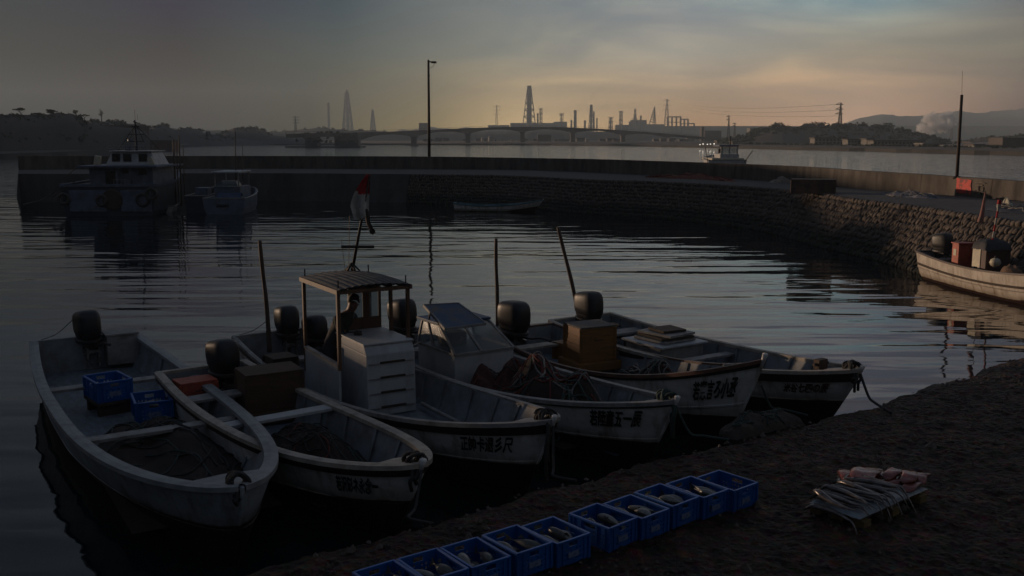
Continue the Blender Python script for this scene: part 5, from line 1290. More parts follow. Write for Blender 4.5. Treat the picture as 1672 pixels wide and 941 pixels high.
# A: blue crates and net (crate function comes later)
net_heap('net_heap', bA, 4.6, 8.8, -.85, .85, .22, .42, 'large dark net mound filling the bow of the blunt bowed boat', M_net_dk, [(M_rope_dk, 12, .012),(M_rope_gr, 5, .012)], 61)
g = MB(); p = bA.local(P(195,548,.8)); r = empty('stern_locker', bA.W(p.x+.05, p.y, .3), bA.ang, 'pale low locker at the stern of the blunt bowed boat beside its motor', 'locker')
g.box((0,0,.28), (.5,.55,.55)); g.build('locker_side', M_rail_grey, r, bevel=.01); g = MB(); g.box((0,0,.575), (.54,.6,.035)); g.build('lid', M_rail_grey, r, bevel=.006)
# poles stuck upright in the boats
def pole(p0, p1, rad, label, bow=.02):
    g = MB(); p0, p1 = Vector(p0), Vector(p1); m_ = (p0+p1)/2+Vector((bow,0,0)); q = random.Random(int(p1.x*100))
    pts = smooth_path([p0, p0.lerp(m_,.5)+Vector((bow*.4,0,0)), m_, m_.lerp(p1,.5)+Vector((q.uniform(-.01,.01),0,0)), p1], 4)
    g.tube(pts, lambda k: rad*(1.08-.25*k)*(1+.05*math.sin(k*17)), 9); tag(g.build('mooring_pole', M_pole, None, smooth=True), label, 'pole')
a = P(440,575,.55); b = PY(424,393,a.y+.1); pole(a, b, .042, 'tall bare wooden pole at the stern of the wheelhouse boat')
a = P(813,548,.55); b = PY(810,390,a.y+.05); pole(a, b, .040, 'straight bare pole between the cuddy and an outboard motor', .0)
a = P(946,523,.62); b = PY(911,371,a.y+.1); pole(a, b, .044, 'leaning bare pole beside the orange wooden box')
# mooring lines and the rope bundles on the stems
def bundle(b, label, seed, m_=M_rope_dk, t=.97, hang=.5):
    q = random.Random(seed); g = MB(); c_ = b.surf(1,1,1); c_.y = 0
    for k in range(7):
        pts = []; a0 = q.uniform(0, 6.3); rr_ = q.uniform(.06,.11)
        for j in range(9):
            a = a0+j*.8; pts.append(b.W(c_.x-.10+.05*math.sin(a*1.3+k)-.02*k, math.cos(a)*rr_, c_.z+.02+math.sin(a)*rr_*.9))
        g.tube(smooth_path(pts, 3), .020, 6)
    for k in range(4):
        y = q.uniform(-.07, .05); x = c_.x-.03-q.uniform(0,.1); h = hang*q.uniform(.5, 1)
        g.tube(smooth_path([b.W(x,y,c_.z), b.W(x+.07,y-.04,c_.z-.12), b.W(x+.05,y-.06,c_.z-h*.6), b.W(x+.02,y-.02,c_.z-h)], 4), .022, 6)
    return tag(g.build('rope_bundle', m_, None, smooth=True), label, 'rope bundle')
bundle(bB, 'dark rope wrapped round the stem of the tan gunwaled boat', 1, hang=.3); bundle(bC, 'bulky rope bundle hanging from the stem of the wheelhouse boat', 2, hang=.8)
bundle(bD, 'dark rope coils hanging at the stem of the windscreen boat', 3, M_rope_gr, hang=.55); bundle(bF, 'rope bundle hanging off the stem of the brown banded boat', 5, hang=.35)
bundle(bA, 'rope lashed over the blunt bow of the leftmost boat', 6, hang=.2)
def stem(b, dz=-.05): c_ = b.surf(1,1,1); return b.W(c_.x, 0, c_.z+dz)
def qp(px, py): p = P(px, py, QZ); return Vector((p.x, p.y, ground_z(p.x, p.y)+.02))
rope('mooring_rope', [stem(bF), stem(bF).lerp(qp(1428,657),.5)+Vector((.02,0,-.12)), qp(1428,657), qp(1455,676)], .020, M_rope_dk, 'dark mooring line running from the brown banded bow down to the quay edge')
s_ = stem(bE,-.35); e2 = P(1275,668,.7); rope('mooring_rope', [s_, s_.lerp(e2,.5)+Vector((0,0,-.14)), e2, e2+Vector((.3,-.25,-.02))], .016, M_rope_gr, 'slack thin line from the high bow sinking behind the stones')
s_ = stem(bD); e2 = qp(1150,715); rope('mooring_rope', [s_, s_.lerp(e2,.5)+Vector((0,0,-.16)), e2, e2+Vector((.3,-.1,-.02))], .018, M_rope_gr, 'line from the windscreen boat to the quay')
s_ = stem(bC); e2 = qp(905,775); rope('mooring_rope', [s_, s_.lerp(e2,.5)+Vector((0,0,-.20)), e2, e2+Vector((.25,-.1,-.02))], .018, M_rope_dk, 'line from the wheelhouse boat to the quay')
s_ = stem(bB); e2 = qp(668,850); rope('mooring_rope', [s_, s_.lerp(e2,.5)+Vector((0,0,-.15)), e2, e2+Vector((.25,-.1,-.02))], .016, M_rope_dk, 'line from the tan gunwaled boat to the quay')
s_ = bA.W(.1,-.75,.85); rope('stern_line', [s_, bA.W(.0,-.45,.93), bA.W(.05,-.1,1.25)], .008, M_rope_g, 'thin cord from the stern corner to the motor of the blunt bowed boat', 'cord')
s_ = bC.W(.1,-.80,.9); rope('stern_line', [s_, bC.W(.05,-.5,.95), bC.W(.1,-.2,1.15)], .007, M_rope_g, 'thin cord from the stern corner to the motor of the wheelhouse boat', 'cord')
rope('console_cable', [bC.local(Vector((0,0,0)))*0+bC.W(*(K(1.25,.95,1.25))), P(690,557,1.05), P(716,548,1.0), P(722,535,1.15)], .010, M_rope_w, 'pale cable looping from the white console to the cuddy', 'cable')
# ================================================================== boat at the right edge, under the stones
bG = Boat((1528,410),(1850,440),.9,.75,1.4,1.7,.80,.4,2.,.8,'pale sunlit boat with a red box and striped pole below the stone slope at right', name='fishing_boat')
bG.build(rail=M_rail_dark, rail_w=.08, deckz=.25, ribs=8, thwarts=[(.10,.3,.1,M_rail_grey)], band=(.66,.72,M_wood_dk), paint=mat('sunlit_cream_boat_paint', (.50,.46,.41), .55, (.34,.30,.26), 2.2), foredeck=.9, wl=.10)
def GL(px, py, z): return bG.local(P(px, py, z))
outboard(bG, .45, -.05, .92, 1.05, .3, cowl=M_cowl_old)
gx = 3.0
r = empty('equipment_box', bG.W(2.1,-.42,.25), bG.ang, 'narrow upright red box with a pale label on the sunlit boat', 'box')
g = MB(); g.box((0,0,.56), (.34,.46,1.12)); g.build('box_side', M_red_box, r, bevel=.012); g = MB(); g.box((0,0,1.135), (.40,.52,.035)); g.build('lid', M_red_box, r, bevel=.006)
g = MB(); g.box((-.01,-.234,.86), (.14,.012,.20)); g.build('label_plate', M_cream, r)
cg = empty('tmp', (0,0,0)); bpy.data.objects.remove(cg)
g = MB(); g.box((3.05,-.10,.82), (.66,.78,1.18)); cbn = g.build('small_cabin', mat('dark_maroon_cabin', (.06,.02,.018), .6, (.035,.016,.014), 4), bG.root, bevel=.012)
g = MB(); g.box((2.95,-.502,.88), (.38,.02,.92)); g.build('side_door', M_cream, cbn, bevel=.004)
g = MB(); g.box((2.95,-.516,.60), (.15,.012,.36)); g.build('door_opening', M_dark_glass, cbn)
g = MB(); rows = []
for i in range(15):
    for_ = i/14; row = []
    for j in range(15):
        u, v = for_*2-1, j/14*2-1; d = max(abs(u), abs(v)); z = 1.44+.18*(1-d**2)+.05*noise.noise((u*2, v*2, 3))+.03*noise.noise((u*6, v*6, 1))-(.14 if d > .93 else 0)
        row.append((3.05+u*.37, -.10+v*.43, z))
    rows.append(row)
g.grid(rows, flip=True); g.build('tarpaulin', mat('dark_bundled_tarp', (.035,.035,.042), .7, (.02,.02,.024), 5, bump=.5, bscale=9), cbn, smooth=True)
def striped_pole(x, y, z0, z1, label, lean):
    g = MB(); a = bG.W(x, y, z0); b = bG.W(x, y, z1)+Vector(lean); n_ = 10
    pts = [a.lerp(b, k/(n_*2)) for k in range(n_*2+1)]
    g.tube(pts, lambda k: .030 if k < .84 else .06, 8, mi=lambda i, j: (i//3) % 2)
    o = g.build('striped_marker_pole', [M_flag_r, M_flag_w], None); tag(o, label, 'marker pole')
striped_pole(3.2,-.22,1.45,2.75,'red and white banded marker pole standing on the boat below the stones',(.14,0,0))
ff = empty('rolled_flag', bG.W(2.8,-.28,1.45), bG.ang, 'furled pink and grey flag on a thin staff beside the banded pole', 'flag')
g = MB(); g.tube([(0,0,0),(.02,0,1.55)], .012, 6); g.build('staff', M_metal_dk, ff); g = MB(); g.tube(smooth_path([(.02,0,1.5),(.0,-.02,1.15),(-.03,-.03,.85),(-.08,-.05,.62)], 5), lambda k: .02+.09*k*(1-.35*k), 9); g.build('rolled_cloth', mat('pinkish_flag_cloth', (.30,.12,.10), .85, (.20,.17,.16), 9, bump=.5), ff, smooth=True)
g = MB(); rows = []
r = empty('white_float', bG.W(3.62,-.35,.98), 0, 'pale rounded buoy lying by the cabin of the sunlit boat', 'buoy'); g.lathe([(.02,-.14),(.12,-.09),(.16,0),(.12,.09),(.02,.14)], 14); g.build('float_body', M_cream, r, smooth=True); g = MB(); g.lathe([(.03,.13),(.05,.15),(.03,.19)], 8); g.build('eyelet', M_metal_dk, r)
r = empty('rag_heap', bG.W(4.3,-.30,.70), bG.ang, 'brownish crumpled cloth heap behind the cabin of the sunlit boat', 'cloth heap'); g = MB(); rows = [[(.35*u, .28*v, max(0,1-(u*u+v*v))**.6*.28*(1+.4*noise.noise((u*3,v*3,2)))) for v in [k/7-1 for k in range(15)]] for u in [k/7-1 for k in range(15)]]; g.grid(rows, flip=True); g.build('cloth', mat('brown_cloth', (.18,.11,.07), .9, (.10,.06,.04), 8), r, smooth=True)
# ================================================================== teal rowing boat under the far wall
a, b = P(742,334,.45), P(884,330,.7); a.y = b.y = 62.; a = PY(742,331,62.); b = PY(886,324,61.4)
bT = Boat(None, None, .50, .36, .72, 1.35, .75, .45, 2., .8, 'small teal and white rowing boat floating below the far breakwater wall', name='rowing_boat', draft=.15, rake=.6, root_world=(a, b))
bT.build(rail=M_teal, rail_w=.08, deckz=.08, ribs=5, thwarts=[(.35,.25,.06,M_rail_grey),(.62,.25,.06,M_rail_grey)], inner=M_teal, deck=M_teal, foredeck=.62, foredeck_m=M_teal, wl=.02, white_tip=False)
# ================================================================== fishing ship moored on the left
YS = 58.
def sx_(px, Y=YS): return PY(px, 300, Y).x
def sz_(py, Y=YS): return PY(190, py, Y).z
ship = empty('fishing_ship', (sx_(183), YS, 0), 0, 'dark blue and white fishing ship with wheelhouse, tall mast and tyre fenders', 'ship')
WX = lambda px: sx_(px)-sx_(183)
zd = sz_(304); hwid = (WX(252)-WX(100))/2; cx_ = (WX(252)+WX(100))/2
g = MB(); rows = []
for k in range(13):
    t = k/12; y = t*8.6; wd = hwid*(1-.55*t**3.) * (1 if t < .96 else .6); zt_ = zd+.5*t**2
    rows.append([(cx_-wd*.82, y, -.5), (cx_-wd*.96, y, .3), (cx_-wd, y, zt_*.7), (cx_-wd*1.02, y, zt_), (cx_+wd*1.02, y, zt_), (cx_+wd, y, zt_*.7), (cx_+wd*.96, y, .3), (cx_+wd*.82, y, -.5)])
g.grid(rows, close=True); g.f.append(tuple(range(8))[::-1]); g.m.append(0); g.f.append(tuple(96+k for k in range(8))); g.m.append(0)
g.build('hull', M_ship_hull, ship)
g = MB()
for s_ in (-1, 1):
    g.grid([[(cx_+s_*hwid*1.03*(1-.55*(k/12)**3), k/12*8.4, zd+.5*(k/12)**2-.05), (cx_+s_*hwid*1.05*(1-.55*(k/12)**3), k/12*8.4, zd+.5*(k/12)**2+.12), (cx_+s_*hwid*.98*(1-.55*(k/12)**3), k/12*8.4, zd+.5*(k/12)**2+.12)] for k in range(12)])
g.box((cx_, -.03, zd+.04), (hwid*2.08, .08, .16)); g.build('bulwark_cap', M_ship_blue, ship)
g = MB(); 
for x0, x1 in ((112,172),(196,246)): g.box(((WX(x0)+WX(x1))/2, -.05, zd*.5), (WX(x1)-WX(x0), .06, zd*.72))
g.build('stern_plate', M_ship_blue, ship, bevel=.02)
g = MB(); g.lathe([(.55,-.04),(.62,0),(.55,.06)], 20); rotv = [Vector((v[0]+WX(183), -.10+v[2], v[1]+zd*.55)) for v in g.v]; g.v = [tuple(v) for v in rotv]; g.build('stern_roller', M_metal_dk, ship)
z1 = sz_(272, YS+1.5); y0 = 1.4
def spart(name, x0, x1, za, zb, ya, yb, m_, parent=ship, bev=.01):
    g = MB(); g.box(((WX(x0)+WX(x1))/2, (ya+yb)/2, (za+zb)/2), (WX(x1)-WX(x0), yb-ya, zb-za)); return g.build(name, m_, parent, bevel=bev)
dh = spart('deckhouse', 130, 236, zd, z1-.04, y0, 5.2, M_ship_blue)
spart('doorway', 157, 176, zd+.06, z1-.28, y0-.03, y0+.02, M_dark_glass, dh, 0); spart('porthole_window', 185, 196, z1-.42, z1-.2, y0-.03, y0+.02, M_dark_glass, dh, 0)
spart('side_window', 212, 226, z1-.5, z1-.12, y0-.03, y0+.02, M_dark_glass, dh, 0)
spart('door_panel', 177, 181, zd+.06, z1-.25, y0-.3, y0-.01, M_ship_blue, dh, 0); spart('locker', 188, 201, zd, zd+.28, y0-.35, y0-.02, M_ship_blue, dh)
g = MB()
for px in (176, 182, 188, 194, 200): g.tube([(WX(px), y0-.5, zd+.02), (WX(px), y0-.5, zd+.34)], .018, 5)
g.tube([(WX(176), y0-.5, zd+.34), (WX(200), y0-.5, zd+.34)], .018, 5); g.build('deck_rail', M_chrome, ship)
spart('roof_slab', 119, 250, z1-.04, z1+.07, y0-.7, 5.5, M_ship_blue)
z2 = sz_(248, YS+2.6)
g = MB(); a0, a1, b0, b1 = WX(147), WX(232), WX(156), WX(222); g.hexa([(a0,2.4,z1+.07),(a1,2.4,z1+.07),(a1,4.8,z1+.07),(a0,4.8,z1+.07),(b0,2.7,z2),(b1,2.7,z2),(b1,4.6,z2),(b0,4.6,z2)]); wh = g.build('wheelhouse', M_whiteB, ship, bevel=.015)
for x0, x1 in ((158,171),(177,190),(203,217)): spart('wheelhouse_window', x0, x1, z1+.28, z2-.12, 2.42, 2.56, M_dark_glass, wh, 0)
spart('wheelhouse_roof', 153, 225, z2, z2+.07, 2.5, 4.9, M_whiteB, wh)
for px, lab in ((137,'funnel'),(231,'ventilator')):
    g = MB(); g.beam((WX(px), 2.0, z1+.05), (WX(px+(3 if px < 180 else -5)), 2.0, z1+(.62 if px < 180 else .55)), .34 if px < 180 else .2, .3); g.build(lab, M_cream, ship, bevel=.02)
zt3 = sz_(196, YS+3); mx_ = WX(191)
g = MB(); g.tube([(mx_, 3.4, z2), (mx_-.03, 3.4, zt3)], lambda k: .085-.04*k, 8)
for zz, hw_ in ((.32,.45),(.55,.5),(.8,.28)): zq = lerp(z2, zt3, zz); g.tube([(mx_-hw_, 3.4, zq), (mx_+hw_, 3.4, zq)], .025, 6)
g.tube([(mx_-.12,3.4,zt3-.1),(mx_+.15,3.4,zt3-.2)], .04, 6); g.build('mast', M_ship_hull, ship)
g = MB(); g.tube([(mx_, 3.4, zt3-.3), (WX(222), 4.5, z2)], .022, 5); g.tube([(mx_+.45, 3.4, lerp(z2, zt3, .32)), (mx_, 3.4, zt3-.2)], .02, 5); g.tube([(mx_-.45, 3.4, lerp(z2, zt3, .32)), (mx_, 3.4, zt3-.2)], .02, 5); g.tube([(mx_, 3.4, zt3-.3), (WX(166), 2.6, z2)], .022, 5); g.tube([(mx_, 3.4, zt3), (mx_, 3.4, zt3+.62)], .010, 5); g.tube([(WX(195),3.4,zt3),(WX(195),3.4,zt3+.35)], .008, 5); g.build('rigging', M_metal_dk, ship)
g = MB(); g.lathe([(.02,-.06),(.17,-.05),(.17,.05),(.02,.06)], 14, (mx_-.32, 3.3, lerp(z2, zt3, .36))); g.box((WX(178), 3.4, z2+.2), (.4,.3,.25)); g.build('radar', M_ship_blue, ship)
g = MB()
for k in range(8): x = lerp(WX(150), WX(228), k/7); g.tube([(x, 2.5, z2+.07), (x, 2.5, z2+.36)], .014, 5)
for zz in (.2,.36): g.tube([(WX(150), 2.5, z2+zz), (WX(228), 2.5, z2+zz)], .014, 5)
g.build('roof_rail', M_chrome, ship)
for k, (px, z, rr_) in enumerate(((233,.95,.34),(248,1.3,.30),(104,1.0,.30),(166,.9,.28))):
    g = MB(); rows = []
    for i in range(17):
        a = 2*math.pi*i/16; rows.append([(WX(px)+math.cos(a)*(rr_+.10*math.cos(b_)), -.14+.10*math.sin(b_), z+math.sin(a)*(rr_+.10*math.cos(b_))) for b_ in [2*math.pi*j/8 for j in range(8)]])
    g.grid(rows, close=True); g.build('tyre_fender', M_engine, ship, smooth=True)
rope('mooring_rope', [PY(124,274,YS), PY(100,296,YS+1), PY(78,322,YS+3), PY(38,334,66.5)], .03, M_rope_g, 'long pale line from the ship to the left end of the wall')
rope('mooring_rope', [PY(132,290,YS), PY(112,304,YS), PY(96,316,YS), PY(84,322,YS+2)], .022, M_rope_dk, 'shorter dark line beside the long pale ship line')
# ================================================================== motor boat with canopy, and small craft round it
def simple_hull(name, px0, px1, yt, yw, Y, dep, m_, label, cat, bottom=None, sheer=.12, group=None):
    a, b = PY(px0, yt, Y), PY(px1, yt, Y); z = a.z; wd = (b.x-a.x)/2; cx__ = (a.x+b.x)/2
    r = empty(name, (cx__, Y, 0), 0, label, cat, group); g = MB(); rows = []; n_ = 14
    for k in range(n_+1):
        t = k/n_; w_ = wd*(1-t**2.4)**.7+.02; zz = z+sheer*3*t*t
        rows.append([(-w_*.75, t*dep, -.2), (-w_*.95, t*dep, z*.35), (-w_, t*dep, zz), (-w_*.86, t*dep, zz), (-w_*.8, t*dep, z*.5), (w_*.8, t*dep, z*.5), (w_*.86, t*dep, zz), (w_, t*dep, zz), (w_*.95, t*dep, z*.35), (w_*.75, t*dep, -.2)])
    g.grid(rows, flip=True); g.add([rows[0][0], rows[0][1], rows[0][2], rows[0][7], rows[0][8], rows[0][9]], [(0,1,2,3,4,5)], 0); g.build('hull', m_, r, smooth=False)
    g = MB(); 
    for s_ in (0, 1): g.tube([r_[2 if s_ == 0 else 7] for r_ in rows], .035, 6)
    g.tube([rows[0][2], rows[0][7]], .04, 6); g.build('gunwale_rail', M_rail_grey, r); return r, cx__, z, wd
mbt, mcx, mz, mwd = simple_hull('motor_boat', 331, 399, 324, 349, 59, 6.5, M_ship_blue, 'small motor boat with a white canopy roof and blue tarpaulin, right of the ship', 'boat')
def mpart(name, x0, x1, za, zb, ya, yb, m_, bev=.01):
    g = MB(); X0, X1 = PY(x0, 300, 59).x-mcx, PY(x1, 300, 59).x-mcx; g.box(((X0+X1)/2, (ya+yb)/2, (za+zb)/2), (X1-X0, yb-ya, zb-za)); return g.build(name, m_, mbt, bevel=bev)
zr_ = PY(360,281,60).z; zc_ = PY(360,305,60).z
mpart('cabin', 341, 384, mz*.5, zc_, 1.0, 3.4, M_ship_blue); mpart('canopy_roof', 339, 384, zr_-.06, zr_+.03, .8, 3.8, M_whiteB)
for x in (342, 381): 
    mpart('canopy_post', x, x+2, zc_, zr_-.06, .95, 1.03, M_chrome, 0); mpart('canopy_post', x, x+2, zc_, zr_-.06, 3.3, 3.38, M_chrome, 0)
g = MB(); xa, xb = PY(346,300,59).x-mcx, PY(378,300,59).x-mcx; g.hexa([(xa-.25,.9,zc_),(xb+.1,.9,zc_),(xb,2.2,zc_),(xa,2.2,zc_),(xa+.1,1.4,zc_+.34),(xb-.1,1.4,zc_+.34),(xb-.1,2.0,zc_+.34),(xa+.1,2.0,zc_+.34)]); g.build('windscreen', M_glass, mbt)
g = MB(); rows = [[(lerp(-.5,.95,i/9), .3+.5*j/5, mz+.30*math.sin(math.pi*(j/5)*.9)+.06*noise.noise((i*.7,j*.8,2))) for j in range(6)] for i in range(10)]; g.grid(rows); g.build('tarpaulin', M_blue_tarp, mbt, smooth=True)
mpart('stern_board', 352, 372, mz*.45, mz*.62, -.05, -.0, M_dark_glass, 0)
dg, dcx, dz_, dw = simple_hull('dinghy', 233, 282, 337, 348, 60.5, 2.4, M_whiteB, 'little white dinghy squeezed between the ship and the canopy motor boat', 'boat', sheer=.03)
g = MB(); g.box((0, .9, dz_*.8), (dw*1.6, .22, .04)); g.build('thwart', M_rail_grey, dg)
sk, scx, sz__, sw = simple_hull('skiff', 302, 336, 320, 348, 60, 4.6, M_ship_hull, 'dim dark skiff tied alongside the canopy motor boat', 'boat')
g = MB(); g.box((0, 1.6, sz__+.18), (sw*1.2, .9, .5)); g.build('deck_box', M_ship_blue, sk, bevel=.02)
for k, (x0, y0_, x1, y1_, rad, lb) in enumerate(((283,228,288,335,.07,'thick dark pole left of a cluster near the ship'),(288,232,292,330,.045,'shorter pole in the middle of the pole cluster'),(292,221,297,336,.06,'tallest pole in the cluster right of the ship'),(299,238,302,330,.035,'thin short pole at the right of the cluster'),(384,214,386,332,.045,'tall thin pole behind the canopy motor boat'),(396,238,397,330,.03,'thin short pole right of the canopy motor boat'))):
    g = MB(); a, b = PY(x0, y0_, 62), PY(x1, y1_, 62); g.tube([b, a], lambda k_: rad*(1-.4*k_), 7); tag(g.build('mooring_pole', M_pole, None, smooth=True), lb, 'pole')
# ================================================================== boat passing outside the breakwater
YO = 96.
ob, ocx, oz, ow_ = simple_hull('cabin_boat', 1157, 1219, 262, 275, YO, 7.5, M_whiteB, 'white cabin boat half hidden behind the breakwater parapet', 'boat')
def opart(name, x0, x1, y1_, y0_, ya, yb, m_, parent=None, bev=.02):
    X0, X1 = PY(x0, 250, YO+ya).x-ocx, PY(x1, 250, YO+ya).x-ocx; Z0, Z1 = PY(x0, y0_, YO+ya).z, PY(x0, y1_, YO+ya).z
    g = MB(); g.box(((X0+X1)/2, (ya+yb)/2, (Z0+Z1)/2), (X1-X0, yb-ya, Z1-Z0)); return g.build(name, m_, parent or ob, bevel=bev)
opart('cabin', 1176, 1207, 252, 262, 1.2, 4., M_whiteB); 
for x in (1177, 1190, 1203): opart('cabin_post', x, x+2, 240, 252, 1.2, 1.35, M_whiteB, bev=0)
opart('cabin_window', 1180, 1204, 241, 251.5, 1.5, 1.53, M_glass, bev=0); opart('rear_post', 1178, 1180, 240, 252, 3.7, 3.85, M_whiteB, bev=0); opart('rear_post', 1202, 1204, 240, 252, 3.7, 3.85, M_whiteB, bev=0)
opart('cabin_roof', 1174, 1206, 237, 239.7, 1.0, 4.1, M_ship_blue); opart('side_float', 1173, 1177, 243, 250, 1.4, 1.7, M_engine)
opart('foredeck', 1163, 1216, 258.5, 262.5, .4, 5.5, M_cream, bev=.05)
g = MB(); t_ = PY(1193,222,YO+2)-Vector((ocx,YO,0)); g.tube([(t_.x,2,PY(1193,238,YO+2).z),(t_.x,2,t_.z)], .05, 6); g.build('mast', M_metal_dk, ob)
for x0, y0_, x1, y1_, nm in ((1156,268,1152,240,'rod'),(1215,266,1229,246,'rod')):
    a, b = PY(x0, y0_, YO)-Vector((ocx,YO,0)), PY(x1, y1_, YO)-Vector((ocx,YO,0)); g = MB(); g.tube([a, b], .04, 5); g.build('outrigger_rod', M_metal_dk, ob)
# ================================================================== things on the breakwater
yl_ = on_parapet(700, 262).y+.4
lp = empty('lamp_post', PY(701,272,yl_), 0, 'tall dark lamp post on the breakwater with a short lamp arm at its top', 'lamp post')
a, b = PY(701,272,yl_), PY(699.5,98,yl_)
g = MB(); g.tube([a-Vector((0,0,.5)), a.lerp(b,.5), b], lambda k: .135-.045*k, 10); g.build('post', M_metal_dk, lp, world=True, smooth=True)
g = MB(); c_ = PY(709.5,101.5,yl_); g.tube([b-Vector((0,0,.15)), c_+Vector((-.1,0,.0))], .05, 8); g.build('arm', M_metal_dk, lp, world=True); g = MB(); g.box(c_-Vector((.05,0,.02)), (.42,.22,.16)); g.build('lamp_head', M_metal_dk, lp, world=True, bevel=.02)
g = MB(); g.tube(smooth_path([c_+Vector((.0,0,-.08)), c_+Vector((-.12,0,-.35)), b+Vector((.06,0,-.75)), b+Vector((.10,0,-1.3))], 5), .015, 5); g.build('cable', M_metal_dk, lp, world=True)
yr_ = on_parapet(1563, 290).y+.3
a, b = PY(1562.5,291,yr_), PY(1570.5,155,yr_)
pp = empty('signal_post', a, 0, 'reddish steel post with a thin aerial, standing on the parapet at right', 'post')
g = MB(); g.tube([a-Vector((0,0,.5)), b], lambda k: .075-.015*k, 10); g.build('post', M_metal_dk, pp, world=True, smooth=True)
g = MB(); g.tube([b, PY(1571.5,116,yr_)], .008, 5); g.build('aerial', M_metal_dk, pp, world=True)
g = MB(); rows = []
for i in range(17):
    an = 2*math.pi*i/16; rows.append([a+Vector((math.cos(an)*(.12+.055*math.cos(b_)), math.sin(an)*(.12+.055*math.cos(b_)), .02+.06*math.sin(b_)+.03*math.sin(an*2))) for b_ in [2*math.pi*j/8 for j in range(8)]])
g.grid(rows, close=True); g.build('rope_collar', M_rope_dk, pp, world=True, smooth=True)
def lump(name, pts, z0, hgt, dep, label, m_, cat, seed, lines=None, tall=0):
    """a low heap on the terrace along a run of (px,py) ground points"""
    q = smooth_path([P(x, y, z0) for x, y in pts], 6); g = MB(); rows = []; n_ = len(q); c_ = q[n_//2]; r = empty(name, c_, 0, label, cat)
    for i, p in enumerate(q):
        k = i/(n_-1); e = (math.sin(math.pi*min(1, max(0, k)))**.6)
        t_ = (q[min(i+1, n_-1)]-q[max(i-1, 0)]).normalized(); s_ = Vector((-t_.y, t_.x, 0)); row = []
        for j in range(13):
            u = j/6-1; hh = hgt*e*max(0, 1-u*u)**.7*(.75+.7*noise.noise((p.x*1.6+seed, p.y*1.6, u*1.5)))+.04*e*noise.noise((p.x*6, p.y*6+seed, u*4))
            row.append(p+s_*u*dep*(.4+.6*e)*(1+.3*noise.noise((i*.4, seed, 0)))+Vector((0,0,max(-.02, hh)+.035)))
        rows.append(row)
    g.grid(rows, flip=False); g.build('heap', m_, r, world=True, smooth=True)
    if lines:
        rq = random.Random(seed); g = MB()
        for _ in range(lines[1]):
            i = rq.randrange(len(rows)-6); j = rq.randint(2, 10); pl = []
            for k in range(6): pl.append(rows[i+k][max(0, min(12, j+rq.randint(-2,2)))]+Vector((0,0,.03)))
            g.tube(smooth_path(pl, 3), lines[2], 5)
        g.build('loose_line', lines[0], r, world=True, smooth=True)
    return r
lump('net_heap', [(1056,291),(1090,292),(1125,293),(1165,295),(1200,298)], TZ, .34, .55, 'long pinkish net heap stretched along the breakwater terrace', M_net_pink, 'net', 3, (M_rope_r, 16, .03))
lump('cloth_sack', [(1262,300),(1275,299),(1290,300)], TZ, .38, .4, 'pale crumpled sack lying left of the brown chest on the terrace', mat('pale_sacking', (.26,.22,.18), .9, (.15,.12,.10), 5, bump=.5), 'sack', 5)
lump('net_heap', [(1352,300),(1375,301),(1392,305)], TZ, .42, .6, 'dark red brown net heap right of the brown chest', M_net_red, 'net', 7, (M_rope_r, 6, .02))
lump('net_heap', [(1448,318),(1475,322),(1505,324),(1530,326)], TZ, .24, .55, 'grey white tangled net spread on the terrace', mat('grey_white_net', (.20,.21,.24), .95, (.08,.085,.11), 5, (1,1,1), .42, .6, 1., 40), 'net', 9, (M_rope_w, 8, .015))
lump('net_heap', [(1616,342),(1645,347),(1690,352)], TZ, .22, .45, 'grey net bundle at the terrace edge by the right picture side', M_net_blue, 'net', 12, (M_rope_w, 6, .015))
lump('white_float', [(1636,338),(1643,338),(1650,339)], TZ, .30, .16, 'small pinkish float on the net at the far right', M_cream, 'float', 14)
lump('paper_scrap', [(1592,322),(1597,322),(1602,323)], TZ, .16, .12, 'small white scrap lying below the red painted patch', M_whiteB, 'scrap', 15)
c_ = P(1326,316,TZ); wooden_box('storage_chest', [c_+Vector(v) for v in ((-.98,0,0),(.85,-.65,0),(1.2,.5,0),(-.6,1.1,0))], TZ, TZ+.62, 'large brown storage chest on the edge of the breakwater terrace', mat('rust_brown_chest', (.13,.075,.05), .85, (.04,.026,.022), 2, bump=.3), M_wood_dk)
